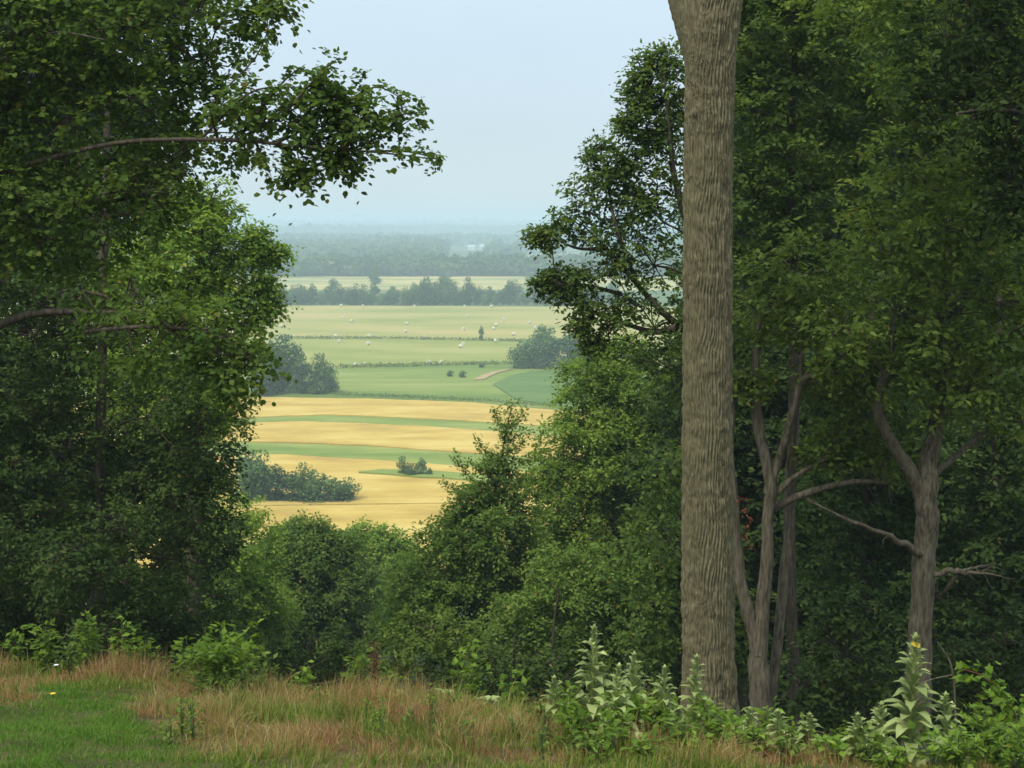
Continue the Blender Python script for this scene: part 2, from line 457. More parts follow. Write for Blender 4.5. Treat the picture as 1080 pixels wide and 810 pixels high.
def field(name, top, bot, h, m, wob=.35, px0=None, px1=None):
    xs = np.linspace(px0 if px0 is not None else -260, px1 if px1 is not None else 1340, 260)
    tx, ty = np.array(top, float).T; bx_, by = np.array(bot, float).T
    t = np.interp(xs, tx, ty) + (fbm(xs * .05, xs * 0 + 1, len(name)) - .5) * wob * 2
    b = np.interp(xs, bx_, by) + (fbm(xs * .05, xs * 0 + 9, len(name) + 4) - .5) * wob * 2
    b = np.maximum(b, t + .02)
    rows = 8
    V = np.array([[on_plain(x, tt * (1 - s) + bb * s, h) for s in np.linspace(0, 1, rows)] for x, tt, bb in zip(xs, t, b)])
    mb = MB(); n = len(xs)
    i = np.arange(n - 1)[:, None] * rows; j = np.arange(rows - 1)[None]
    mb.add(V.reshape(-1, 3), np.stack([i + j, i + j + 1, i + rows + j + 1, i + rows + j], -1).reshape(-1, 4))
    for e in (0, rows - 1):          # standing edges of the crop
        a = V[:, e]; lo = a.copy(); lo[:, 2] = .0
        w = np.stack([a, lo], 1).reshape(-1, 3); q = np.arange(n - 1)[:, None] * 2
        mb.add(w, np.concatenate([q, q + 1, q + 3, q + 2], 1))
    o = mb.build(name, m); o['kind'] = 'structure'
    return o

wheat = noise_mat('wheat', [(.34, (.40, .268, .062)), (.5, (.51, .345, .078)), (.62, (.575, .42, .12))], .045, 7, mapping=(1, 2.2, 1),
                  second=(1.6, [(.34, (.8, .8, .72)), (.56, (1, 1, 1))], (.16, 1.5, 1), .5))
hay_tan = noise_mat('hay_tan', [(.36, (.25, .26, .065)), (.5, (.345, .31, .092)), (.66, (.42, .33, .12))], .012, 7, mapping=(1, 2, 1),
                    second=(.5, [(.3, (.8, .82, .74)), (.6, (1, 1, 1))], (.05, 1, 1), .5))
hay_green = noise_mat('hay_green', [(.36, (.21, .24, .05)), (.52, (.29, .29, .07)), (.68, (.35, .32, .11))], .014, 7, mapping=(1, 2, 1),
                      second=(.5, [(.3, (.8, .82, .74)), (.6, (1, 1, 1))], (.05, 1, 1), .5))
pasture = noise_mat('pasture', [(.36, (.13, .19, .035)), (.52, (.20, .245, .05)), (.68, (.29, .30, .085))], .02, 7, mapping=(.6, 2.4, 1),
                    second=(.25, [(.3, (.7, .78, .66)), (.6, (1, 1, 1))], (.05, 1, 1), .6))
strip = noise_mat('strip', [(.36, (.145, .20, .036)), (.52, (.21, .25, .052)), (.68, (.29, .30, .08))], .05, 7, mapping=(.6, 2, 1))
bean = noise_mat('bean', [(.36, (.085, .15, .032)), (.6, (.13, .19, .048))], .06, 6, mapping=(.5, 2, 1))
dirt = noise_mat('dirt', [(.3, (.3, .24, .11)), (.7, (.46, .31, .17))], .3)
farf = noise_mat('farf', [(.38, (.17, .2, .06)), (.5, (.36, .32, .11)), (.64, (.52, .4, .15))], .012, 6, mapping=(.7, 2, 1))

field('hay_field', [(-260, 326), (300, 322), (620, 323.5), (1340, 326)], [(-260, 357), (310, 357), (420, 357.5), (560, 360), (1340, 366)], .10, hay_tan)
field('mown_field', [(-260, 357.3), (310, 357.3), (420, 357.8), (560, 360.3), (1340, 366.3)], [(-260, 392), (360, 388), (450, 385.5), (540, 384), (1340, 380)], .08, hay_green)
field('pasture_field', [(-260, 392.3), (360, 388.3), (450, 385.8), (540, 384.3), (1340, 380.3)], [(-260, 417.5), (250, 417.5), (400, 420), (500, 424), (580, 431), (1340, 480)], .06, pasture)
field('bean_field', [(520, 405), (538, 396), (560, 391), (700, 388), (1000, 385)], [(520, 405.2), (545, 421), (590, 428), (700, 440), (1000, 455)], .35, bean, .2, 520, 1000)
field('dirt_track', [(501, 399.5), (510, 395), (526, 390.5), (540, 388.5)], [(501, 400.5), (512, 399.5), (524, 393.5), (540, 389)], .42, dirt, .9, 501, 540)
W1t = [(-260, 419), (250, 418), (400, 420.5), (500, 424.5), (580, 432), (1340, 480)]
W1b = [(-260, 444), (250, 440), (350, 437), (450, 441), (520, 445), (580, 449), (1340, 500)]
field('wheat_strip', W1t, W1b, .4, wheat)
W2t = [(-260, 452), (255, 445.5), (320, 444), (380, 446), (450, 449.5), (530, 455), (580, 460), (1340, 520)]
W2b = [(-260, 468), (255, 465), (330, 467), (400, 470), (480, 476), (540, 480), (1340, 540)]
field('grass_strip', [(a, b + .1) for a, b in W1b], [(a, b - .1) for a, b in W2t], .12, strip)
field('wheat_strip', W2t, W2b, .4, wheat)
W3t = [(-260, 482), (265, 479), (300, 479), (350, 482), (400, 485), (480, 491), (1340, 560)]
field('grass_strip', [(a, b + .1) for a, b in W2b], [(a, b - .1) for a, b in W3t], .12, strip)
field('wheat_field', W3t, [(-260, 532), (285, 532.5), (400, 531), (470, 530), (1340, 570)], .7, wheat)
field('wheat_field', [(-260, 533), (285, 533.6), (400, 532), (470, 531), (1340, 571)], [(-260, 600), (300, 600), (1340, 660)], .6, wheat)
field('grass_tongue', [(378, 497), (400, 494.5), (440, 495), (470, 497), (560, 505)], [(378, 497.6), (410, 499.5), (440, 502.5), (470, 503.5), (560, 512)], 1.0, strip, .2, 378, 560)
field('far_field', [(-260, 288), (300, 291.5), (600, 291), (1340, 288)], [(-260, 306), (300, 306), (600, 306), (1340, 306)], .3, farf, .15)

# ------------------------------------------------------------------ far trees
def far_proto(seed, h=15., w=9., nq=900, ql=.8, leaf='leaf_far', low=.12):
    """a whole distant tree made of leaf clumps, about h tall"""
    tm, cm = MB(), MB()
    tube(tm, *smooth_path([(0, 0, -.5), (.1, 0, h * .3), (0, .1, h * .75)], [.28, .2, .06], 3), sides=6)
    C = []
    for q in range(11):
        a = rng.uniform(0, 6.28); z = (.17 if q < 4 else rng.uniform(low + .12, .86)); rr = w * .5 * (1 - abs(z - .45) ** 1.5) * rng.uniform(.25, .62)
        C.append((np.array([math.cos(a) * rr, math.sin(a) * rr, z * h]), w * rng.uniform(.2, .31)))
    C.append((np.array([0, 0, h * .55]), w * .36))
    C.append((np.array([0, 0, h * .86]), w * .18))
    for c, r in C:
        n = int(nq * (r / w) ** 2 * 1.15)
        u = nrm(rng.normal(0, 1, (n, 3))); rad = r * rng.uniform(.6, 1.08, (n, 1))
        p = c + u * rad * np.array([1, 1, .85])
        add_leaves(cm, p, nrm(np.cross(u, rng.normal(0, 1, (n, 3)))), u * .7 + UP * .6 + rng.normal(0, .5, (n, 3)), ql * rng.uniform(.6, 1.3, n), 'oval')
    return tm, cm

FAR = []
for q, (h, w) in enumerate([(15, 10), (14, 12), (16, 8.5), (13, 11)]):
    tm, cm = far_proto(q, h, w, 1500, .95)
    t = tm.build('trunk', M['bark']); c = cm.build('crown', M['leaf_far'])
    COL.objects.unlink(t); COL.objects.unlink(c)
    FAR.append((t.data, c.data, h, w))
    bpy.data.objects.remove(t); bpy.data.objects.remove(c)

def far_tree(px, py, h, wide=1.0, label='', group=None, name='field_tree', cat='tree', loc=None, which=None):
    a, c, hh, ww = FAR[rng.integers(len(FAR)) if which is None else which]
    p = on_plain(px, py) if loc is None else np.array(loc)
    r = thing(name, label, cat, p, group)
    r.rotation_euler = (0, 0, rng.uniform(0, 6.28)); s = h / hh; r.scale = (s * wide, s * wide, s)
    for nm, me in (('trunk', a), ('crown', c)):
        o = bpy.data.objects.new(nm, me); COL.objects.link(o); o.parent = r
    return r

ORD = ['first', 'second', 'third', 'fourth', 'fifth', 'sixth', 'seventh', 'eighth', 'ninth', 'tenth', 'eleventh', 'twelfth', 'thirteenth', 'fourteenth', 'fifteenth',
       'sixteenth', 'seventeenth', 'eighteenth', 'nineteenth', 'twentieth']

# tree line along the far edge of the hay field
for row, (py, dh) in enumerate([(321.6, 0), (319.5, 0)]):
    for px in np.arange(288 + row * 4, 660, 8.6):
        h = rng.uniform(6.5, 12.5) if rng.random() < .75 else rng.uniform(13, 19)
        far_tree(px + rng.uniform(-3, 3), py + rng.uniform(-.5, .3), h, rng.uniform(.9, 1.25),
                 'hazy blue green tree in the long line along the far hay field edge', 'trees of the far tree line')

for px, py, h, k in ((396, 300, 17, 0), (352, 305, 9, 3), (470, 305.5, 11, 3), (560, 304, 12, 1)):
    far_tree(px, py, h, 1.2, 'hazy tree out on the pale far field behind the long tree line', 'trees on the far field', which=k)
for q, (px, py, h, w, lb) in enumerate([
    (275, 413, 16, 1.1, 'tall tree at the shadowed left end of the copse above the wheat strips'),
    (296, 414, 17.5, 1.15, 'tallest tree in the middle of the copse above the wheat strips'),
    (319, 415, 12, 1.25, 'rounded tree in the front of the copse above the wheat strips'),
    (338, 415, 12.5, 1.25, 'broad dense tree at the right end of the copse above the wheat strips'),
    (303, 409, 17, 1.0, 'tree rising behind the rounded tree in the copse above the wheat'),
    (349, 413, 7, 1.3, 'low bushy tree at the foot of the copse above the wheat strips'),
    (282, 417, 9, 1.3, 'low tree hugging the wheat edge of the copse beside the strips')]):
    far_tree(px, py, h, w, lb, 'trees of the copse above the wheat')
for q, (px, py, h, w, lb) in enumerate([
    (549, 388, 9, 1.4, 'low tree at the open left tip of the wooded clump beside the bean field'),
    (563, 388.5, 12, 1.3, 'rounded tree second in the wooded clump beside the bean field'),
    (580, 389, 15, 1.2, 'tall tree in the middle of the wooded clump beside the bean field'),
    (598, 389, 14, 1.3, 'tree of the wooded clump seen just behind the hanging oak leaves'),
    (617, 390, 15, 1.3, 'tree at the hidden right end of the clump beside the bean field'),
    (572, 384, 15, 1.2, 'tree at the back of the wooded clump beside the bean field')]):
    far_tree(px, py, h, w, lb, 'trees of the clump beside the bean field')
for q, (px, py, h, w, lb) in enumerate([
    (262, 531, 10.5, 1.0, 'tall bushy tree at the left end of the thicket in the wheat'),
    (276, 531, 10, .95, 'dense tree second from the left in the thicket in the wheat'),
    (292, 531, 7.5, 1.2, 'broad tree in the middle of the thicket in the wheat'),
    (308, 531, 6.2, 1.8, 'low rounded tree of the thicket under the thin sapling'),
    (319, 530, 7.6, .9, 'thin sapling standing above the middle of the thicket in wheat'),
    (338, 530.5, 5.6, 2.0, 'small leafy bush right of the sapling in the wheat thicket'),
    (355, 530.5, 4.2, 2.2, 'lowest bush in the tapering right part of the wheat thicket'),
    (368, 530.5, 4.9, 1.5, 'pointed small tree at the right end of the wheat thicket')]):
    far_tree(px, py, h, w, lb, 'trees of the thicket in the wheat')
for q, (px, py, h, w, lb) in enumerate([
    (425, 504, 4.6, 1.1, 'leftmost taller bush of the small clump on the green tongue in wheat'),
    (434, 505, 3.4, 1.7, 'middle low bush of the small clump on the green tongue in wheat'),
    (444, 504.5, 4.4, 1.1, 'right hand upright bush of the small clump on the green tongue'),
    (453, 505, 2.4, 1.3, 'smallest bush trailing the clump on the green tongue in wheat')]):
    far_tree(px, py, h, w, lb, 'bushes on the green tongue', 'field_bush', 'bush')
far_tree(507.5, 358.5, 6.5, .75, 'lone dark tree on the line between tan and green hay fields', None, which=2)
for q, (px, py, h, lb) in enumerate([(475, 397, 2.2, 'low scrub bush on the grassy bank left of the dirt track'),
                                     (488, 398, 2.4, 'wider scrub bush on the grassy bank beside the dirt track'),
                                     (509, 387.5, 1.8, 'small scrub bush just above the dirt track')]):
    far_tree(px, py, h, 2.2, lb, 'scrub bushes by the track', 'scrub_bush', 'bush')

# weedy lines between the fields: uncountable growth
def weed_line(name, pts, h, w, n, leaf):
    xs = rng.uniform(pts[0][0], pts[-1][0], n)
    ys = np.interp(xs, [p[0] for p in pts], [p[1] for p in pts]) + rng.normal(0, w, n)
    p = np.array([on_plain(a, b) for a, b in zip(xs, ys)])
    keep = fbm(xs * .12, xs * 0, 5) > .12
    p = p[keep]; p[:, 2] = rng.uniform(.1, h, len(p))
    mb = MB()
    add_leaves(mb, p, rng.normal(0, 1, p.shape), UP * .5 + rng.normal(0, 1, p.shape), h * rng.uniform(.4, 1.0, len(p)), 'oval')
    o = mb.build(name, M[leaf]); o['kind'] = 'stuff'; o['category'] = 'weeds'
    o['label'] = {'weed_line': 'dark weedy line between the tan and the green hay field', 'fence_row_weeds': 'ragged grey green weed row below the mown field',
                  'bank_weeds': 'rough grass and weeds on the bank above the first wheat strip'}[name]
weed_line('weed_line', [(300, 357), (420, 357.5), (560, 360.5), (640, 363)], 1.0, .3, 2600, 'leaf_mid')
weed_line('fence_row_weeds', [(355, 388), (450, 385.8), (545, 384)], 1.1, .4, 1500, 'leaf_olive')
weed_line('bank_weeds', [(350, 416), (420, 419), (500, 422.5), (585, 429)], .55, .9, 2600, 'leaf_olive')

# ------------------------------------------------------------------ hay bales
straw = noise_mat('straw', [(.3, (.5, .43, .3)), (.7, (.72, .64, .5))], 6)
def bale_mesh():
    mb = MB(); n = 20; r, w = .75, .65
    prof = [(-w, 0), (-w, r * .93), (-w * .92, r), (w * .92, r), (w, r * .93), (w, 0)]
    th = np.linspace(0, 2 * np.pi, n, endpoint=False)
    V = np.array([[(x, q * math.cos(t), q * math.sin(t) + r * .97) for t in th] for x, q in prof])
    i = np.arange(len(prof) - 1)[:, None] * n; j = np.arange(n)[None]; k = (j + 1) % n
    mb.add(V.reshape(-1, 3), np.stack([i + j, i + k, i + n + k, i + n + j], -1).reshape(-1, 4), 0, False)
    return mb
BALES = {
    'along the tree line edge of the tan field': [(359.6, 323.6), (383, 323.8), (437, 323.8), (490, 324), (518, 324.3)],
    'in the upper half of the tan field': [(361.5, 336.5), (371, 340), (429, 342.5), (493, 334.7), (532, 338), (558, 341.7)],
    'in the lower half of the tan field': [(296.7, 345.4), (427, 351), (488.5, 348.4), (521, 348), (523, 344), (541.5, 354), (565, 347)],
    'among those by the dark weedy line': [(354, 356), (358, 361.5), (389, 356), (447, 357.5), (523, 361)],
    'on the green mown field': [(388, 364), (485.5, 367), (488.5, 364.5), (375.5, 387), (384, 386.5), (452, 384), (466, 384.2)],
}
bm0 = None
for where, pts in BALES.items():
    pts = sorted(pts)
    for q, (px, py) in enumerate(pts):
        p = on_plain(px, py, .1)
        if bm0 is None:
            o = bale_mesh().build('hay_bale', straw); bm0 = o
        else:
            o = bm0.copy(); COL.objects.link(o)
        o.location = p; o.rotation_euler = (0, 0, rng.uniform(0, 3.14))
        tag(o, f'round hay bale, {ORD[q]} from left {where}', 'hay bale', 'round hay bales on the fields')

# ------------------------------------------------------------------ far woods and town
def far_woods():
    mb = MB(); pts = []
    for lo, hi, step in ((1330, 1420, 9), (1420, 2300, 17), (2300, 4200, 30), (4200, 7500, 60), (7500, 11500, 110)):
        d = lo
        while d < hi:
            half = .42 * d
            xs = np.arange(-half, half, step * 1.15)
            xs = xs + rng.uniform(-step * .5, step * .5, len(xs))
            ds = d + rng.uniform(-step * .5, step * .5, len(xs))
            sc = 420 if d > 1500 else 900
            mk = fbm(xs / (sc * 2.5), ds / sc, 21, 3) > (.30 if d < 1450 else (.50 if d < 5000 else .44))
            ppx = 540 + F * xs / ds
            clear = (ds > 1560) & (ds < 3250) & (ppx > 462) & (ppx < 650)
            mk &= ~((ds > 1440) & (ds < 1850) & (rng.random(len(xs)) < .9))
            mk &= ~(clear & (rng.random(len(xs)) < .965))
            for x, y in zip(xs[mk], ds[mk]): pts.append((x, y, step))
            d += step * (1.0 if lo < 4000 else 1.2)
    P3 = np.array(pts)
    n = len(P3)
    step = P3[:, 2]
    hgt = rng.uniform(11, 19, n) + (step > 40) * 4
    wid = np.maximum(step * .75, 6.5) * rng.uniform(.7, 1.2, n)
    K = np.where(step < 20, 42, 26)
    idx = np.repeat(np.arange(n), K)
    u = nrm(rng.normal(0, 1, (len(idx), 3))); u[:, 2] = np.abs(u[:, 2]) * 1.25 - .25; u = nrm(u)
    rad = np.stack([wid[idx], wid[idx], hgt[idx] * .52], 1)
    c = np.stack([P3[idx, 0], P3[idx, 1], hgt[idx] * .48], 1)
    p = c + u * rad * rng.uniform(.75, 1.05, (len(idx), 1))
    p[:, 2] = np.maximum(p[:, 2], .8)
    add_leaves(mb, p, np.cross(u, rng.normal(0, 1, u.shape)), u * .8 + UP * .4 + rng.normal(0, .4, u.shape), (wid[idx] * .62) * rng.uniform(.6, 1.2, len(idx)), 'blob')
    o = mb.build('distant_woods', M['leaf_far'])
    o['kind'] = 'stuff'; o['label'] = 'hazy blue woods filling the plain out to the horizon'; o['category'] = 'woods'
far_woods()

white = noise_mat('white_paint', [(.3, (.7, .7, .68)), (.7, (.82, .82, .8))], .2)
roofm = noise_mat('roof_metal', [(.3, (.5, .5, .52)), (.7, (.66, .66, .68))], .2)
glassm = noise_mat('window_dark', [(.3, (.05, .06, .07)), (.7, (.08, .09, .1))], .4, rough=.2)
def building(px, py, w, dp, h, label, rot=0, roof_h=2.0):
    p = on_plain(px, py)
    r = thing('distant_building', label, 'building', p, 'pale buildings of the far town'); r.rotation_euler = (0, 0, rot)
    a, b = w / 2, dp / 2
    mb = MB()
    mb.add([(-a, -b, 0), (a, -b, 0), (a, b, 0), (-a, b, 0), (-a, -b, h), (a, -b, h), (a, b, h), (-a, b, h), (-a, 0, h + roof_h), (a, 0, h + roof_h)],
           [(0, 1, 5, 4), (1, 2, 6, 5), (2, 3, 7, 6), (3, 0, 4, 7)])
    mb.add([(-a, -b, h), (-a, b, h), (-a, 0, h + roof_h), (a, -b, h), (a, b, h), (a, 0, h + roof_h)], [(0, 1, 2), (3, 5, 4)])
    mb.build('wall', white, r)
    mb = MB(); e = .5
    A, B, C, D, Rl, Rr = (-a - e, -b - e, h - .1), (a + e, -b - e, h - .1), (a + e, b + e, h - .1), (-a - e, b + e, h - .1), (-a - e, 0, h + roof_h + .35), (a + e, 0, h + roof_h + .35)
    t = lambda q: (q[0], q[1], q[2] + .3)
    vs = [A, B, C, D, Rl, Rr] + [t(q) for q in (A, B, C, D, Rl, Rr)]
    mb.add(vs, [(6, 7, 11, 10), (8, 9, 10, 11), (0, 4, 5, 1), (2, 5, 4, 3), (0, 1, 7, 6), (2, 3, 9, 8)])
    mb.add(vs, [(0, 6, 10), (0, 10, 4), (4, 10, 9), (4, 9, 3), (1, 5, 11), (1, 11, 7), (5, 2, 8), (5, 8, 11)])
    mb.build('roof', roofm, r)
    for k in range(3):
        x = (-.3 + .3 * k) * w
        mb = MB(); s = min(1.2, w * .07); z = h * .5
        mb.add([(x - s, -b - .05, z - 1), (x + s, -b - .05, z - 1), (x + s, -b - .05, z + 1), (x - s, -b - .05, z + 1),
                (x - s, -b + .1, z - 1), (x + s, -b + .1, z - 1), (x + s, -b + .1, z + 1), (x - s, -b + .1, z + 1)],
               [(0, 1, 2, 3), (0, 4, 5, 1), (1, 5, 6, 2), (2, 6, 7, 3), (3, 7, 4, 0)])
        mb.build('window', glassm, r)
building(497, 263.4, 13, 9, 6, 'small white building, leftmost in the nearer row of the far town')
building(511, 263.2, 18, 10, 7, 'white long building second from the left in the nearer town row', .1)
building(527, 263, 22, 12, 7, 'longest white shed in the nearer row of the far town', -.1)
building(545, 262.8, 12, 10, 7, 'white building between the long shed and the gabled house in the town')
building(561, 262.6, 15, 10, 8, 'gabled white building by the oak leaves in the nearer town row', .2)
building(541, 257.5, 24, 14, 8, 'wide white hall at the left of the farther town row')
building(557, 257, 34, 16, 9, 'widest pale hall in the middle of the farther town row', .05)
building(575, 257.3, 18, 14, 9, 'compact white block right of the widest hall in the farther row')
building(589, 258, 22, 14, 9, 'pale shed seen through the oak leaves in the farther town row')
building(549, 247.5, 110, 34, 22, 'lone pale works building above the town near the horizon')
building(463, 247, 110, 34, 20, 'faint pale building left of the town near the horizon')
# horizon tower
p = on_plain(524.5, 247)
r = thing('distant_tower', 'faint grey tower rising above the horizon woods', 'tower', p)
mb = MB(); tube(mb, [(0, 0, 0), (0, 0, 42), (0, 0, 62)], [8, 8, 8], 12); mb.build('shaft', roofm, r)
mb = MB(); tube(mb, [(0, 0, 58), (0, 0, 61), (0, 0, 69), (0, 0, 72), (0, 0, 75)], [8, 12, 12.5, 10, 1], 14); mb.build('tank', roofm, r)

# ------------------------------------------------------------------ slope trees in the middle
S = lambda *a: list(a)
tree('broadleaf_tree', 'dark rounded tree with upright leaf sprays, centre of the dip below the wheat', 72,
     [(322, 605, 58), (296, 640, 52), (352, 632, 48), (325, 665, 60), (318, 572, 30), (345, 580, 28), (322, 556, 16), (340, 560, 14), (302, 565, 18), (365, 572, 16), (290, 590, 28), (362, 590, 22)],
     [[(325, 740, 72, 10), (323, 650, 72, 7), (320, 575, 72, 3)]], 'leaf_fresh', 'bark', 'oval', L=.19, dens=3.2, crad=.65, twig=False)
tree('broadleaf_tree', 'pale olive tree tucked behind the dark rounded tree in the dip', 85,
     [(392, 590, 34), (372, 580, 22), (410, 610, 40), (385, 640, 50), (398, 568, 18), (380, 562, 12), (412, 570, 16), (425, 590, 24)],
     [[(395, 740, 85, 8), (394, 650, 85, 6), (392, 585, 85, 3)]], 'leaf_light', 'bark', 'oval', L=.22, dens=2.2, crad=.7, twig=False)
tree('broadleaf_tree', 'yellow green tree beside the left wood at the edge of the dip', 58,
     [(245, 580, 46), (222, 620, 52), (262, 632, 46), (240, 672, 56), (258, 545, 22), (228, 548, 26)],
     [[(243, 760, 58, 9), (243, 650, 58, 7), (243, 570, 58, 3)]], 'leaf_light', 'bark', 'oval', L=.17, dens=2.8, crad=.6, twig=False)

def scraggle(tm, cm):
    leader = [(512, 560, 46), (523, 510, 46), (531, 470, 46), (537, 440, 46), (541, 424, 46)]
    lp, lr = smooth_path([P(*q) for q in leader], [.05, .04, .025, .015, .006], 4)
    tube(tm, lp, lr, 6)
    for (s, pts) in [(0, [(530, 478), (548, 470), (560, 452)]), (0, [(527, 490), (548, 487), (562, 482)]), (0, [(520, 515), (497, 505), (478, 480)]),
                     (0, [(528, 482), (510, 474), (503, 462)]), (0, [(524, 498), (505, 492), (490, 486)]), (0, [(534, 455), (525, 446), (524, 430)]),
                     (0, [(536, 452), (548, 440), (553, 432)]), (0, [(518, 525), (490, 520), (466, 508)]), (0, [(522, 508), (545, 508), (558, 500)]),
                     (0, [(517, 530), (540, 530), (552, 520)]), (0, [(514, 545), (490, 540), (470, 530)]), (0, [(532, 466), (541, 462), (550, 455)])]:
        dd = 46 + rng.uniform(-.9, .9)
        q = [P(*pts[0], 46)] + [P(a, b, dd) for a, b in pts[1:]]
        bp, br = smooth_path(q, [.018, .010, .004], 4)
        tube(tm, bp, br, 4)
        leafy_line(cm, bp, 190, .13, 'oval', spread=.10, droop=.15)
    leafy_line(cm, lp, 220, .13, 'oval', spread=.13, droop=.1)
tree('broadleaf_tree', 'scraggly tree with a thin spiky top standing out against the wheat', 46,
     [(510, 560, 44), (480, 590, 50), (535, 580, 46), (455, 615, 45), (500, 640, 62), (545, 630, 50), (440, 650, 40), (520, 690, 50), (515, 522, 17), (500, 545, 20), (530, 502, 11), (545, 522, 14), (520, 490, 8), (470, 555, 16), (545, 548, 20), (495, 535, 16)],
     [[(515, 760, 46, 9), (513, 650, 46, 7), (512, 560, 46, 4)]], 'leaf_fresh', 'bark_pale', 'oval', L=.15, dens=4.2, crad=.5, extra=scraggle, twig=False)
tree('broadleaf_tree', 'bright green full tree left of the thick trunk, lit crown above the fields', 52,
     [(645, 390, 32), (615, 402, 28), (668, 375, 20), (672, 425, 46), (630, 440, 46), (598, 470, 36), (660, 490, 62), (600, 530, 52), (575, 500, 24), (640, 570, 66), (592, 590, 50), (690, 540, 54), (655, 368, 16), (700, 460, 46)],
     [[(650, 760, 52, 16), (650, 600, 52, 12), (648, 450, 52, 6), (646, 385, 52, 3)]], 'leaf_light', 'bark', 'oval', L=.15, dens=4.0, crad=.55, twig=False)
tree('broadleaf_tree', 'dark lower tree between the scraggly tree and the thick ridged trunk', 38,
     [(585, 640, 50), (640, 650, 55), (690, 640, 50), (610, 690, 55), (560, 690, 45), (670, 700, 55), (545, 660, 34), (672, 610, 34), (640, 600, 34), (600, 600, 30)],
     [[(620, 780, 38, 10), (620, 700, 38, 8), (622, 640, 38, 4)]], 'leaf_fresh', 'bark', 'oval', L=.14, dens=3.2, crad=.5, twig=False,
     bare=[[(582, 720, 36.5, 3), (584, 660, 36.5, 2.5), (590, 620, 36.5, 1.5)]])
tree('understory_tree', 'small pale sapling below the scraggly tree at the meadow edge', 33,
     [(455, 665, 30), (430, 690, 34), (490, 690, 36), (465, 710, 40), (410, 700, 30)],
     [[(455, 770, 33, 5), (456, 710, 33, 4), (456, 660, 33, 2)]], 'leaf_olive', 'bark', 'oval', L=.14, dens=2.2, crad=.42, twig=False)

# ------------------------------------------------------------------ left wood
def reach(tm, cm):
    # the long bough that reaches over the valley
    main = [(-20, 190, 17.4), (60, 165, 17), (140, 149, 16.6), (250, 148, 16.2), (310, 154, 16), (390, 160, 15.9), (462, 168, 15.8)]
    w = [7, 5.5, 4.6, 4, 3, 2, 1]
    bp, br = smooth_path([P(*q) for q in main], [a / 2 / F * 16.5 for a in w], 5)
    tube(tm, bp, br, 8, 0, .05)
    for pts in ([(250, 148), (290, 125), (330, 105), (350, 88)], [(290, 152), (330, 130), (370, 95), (385, 80)], [(320, 155), (370, 135), (410, 118), (432, 112)],
                [(210, 149), (260, 100), (300, 92), (330, 95)], [(300, 155), (310, 170), (318, 195)], [(330, 157), (350, 165), (362, 172)],
                [(270, 150), (278, 172), (284, 182)], [(370, 158), (410, 140), (440, 122)], [(390, 160), (430, 160), (462, 168)], [(300, 120), (340, 75), (352, 66)], [(360, 112), (395, 92), (425, 104)], [(385, 135), (420, 122), (443, 118)], [(270, 120), (300, 85), (322, 68)],
                [(230, 148), (225, 110), (270, 60), (290, 10)], [(350, 158), (375, 150), (402, 132)], [(340, 140), (352, 110), (358, 92)]):
        q = [P(a, b, 16.2 + rng.uniform(-.35, .35)) for a, b in pts]
        sp, sr = smooth_path(q, np.linspace(.018, .004, len(q)), 4)
        tube(tm, sp, sr, 5)
        n = len(sp); i = np.arange(2, n)
        cen = sp[i] + rng.normal(0, .06, (len(i), 3))
        out = nrm(np.gradient(sp, axis=0)[i]) * .6 + rng.normal(0, .5, (len(i), 3))
        sprays(cm, cen, nrm(out), .17, .066, 'round', 3, 5, .3, .6)
    leafy_line(cm, bp[len(bp) * 2 // 3:], 90, .08, 'round', spread=.07)
    # dark drooping bough lower down
    q, rr = smooth_path([P(90, 350, 16.5), P(150, 345, 16), P(215, 350, 15.8), P(265, 372, 15.7)], [.03, .025, .016, .006], 4)
    tube(tm, q, rr, 5)
    # arching twig at the top
    q, rr = smooth_path([P(28, 48, 17), P(60, 34, 16.5), P(110, 42, 16.2)], [.02, .015, .008], 4)
    tube(tm, q, rr, 5)
tree('broadleaf_tree', 'near dark tree with a long leafy bough reaching over the valley', 17.5,
     [(40, 30, 90), (140, 30, 85), (210, 20, 52), (60, 130, 85), (150, 110, 70), (215, 75, 40), (235, 110, 32), (180, 170, 55), (90, 230, 75), (150, 205, 40, -.6), (10, 230, 80),
      (280, 110, 30, -1.2, .06), (318, 125, 30, -1.3, .06), (355, 120, 26, -1.4, .06), (255, 140, 28, -1, .2), (384, 122, 16, -1.4, .06), (345, 98, 15, -1.3, .06), 
      (255, 20, 22, -.5), (288, 6, 12, -.6), (225, 352, 42, -1.6), (255, 378, 28, -1.7), (185, 350, 45, -1.5), (240, 402, 20, -1.7), (130, 330, 62, -.8),
      (40, -60, 90), (-60, 60, 90), (-80, 220, 100), (318, 182, 12, -1.4, .4), (360, 168, 10, -1.4, .4)],
     [[(-75, 735, 17.6, 46), (-66, 560, 17.6, 36), (-40, 300, 17.6, 28), (0, 120, 17.6, 18), (18, 30, 17.6, 14), (22, -60, 17.6, 11), (30, -160, 17.6, 6)]],
     'leaf_maple', 'bark', 'round', L=.072, dens=6.2, k=4, m=6, crad=.34, extra=reach)
tree('broadleaf_tree', 'soft green tree rising behind the near dark tree, against the sky', 32,
     [(212, 232, 38), (240, 250, 36), (195, 265, 55), (254, 262, 22), (235, 300, 42), (262, 310, 20), (205, 330, 58), (245, 345, 32), (281, 272, 9), (283, 300, 8), (225, 210, 22), (200, 205, 16),
      (160, 300, 60), (205, 400, 60), (272, 335, 10), (230, 420, 26), (232, 445, 30), (150, 400, 60), (290, 264, 6), (288, 322, 5), (270, 250, 9)],
     [[(205, 740, 32, 16), (205, 500, 32, 12), (208, 330, 32, 7), (214, 230, 32, 3)]], 'leaf_light', 'bark', 'oval', L=.115, dens=4.0, crad=.40)
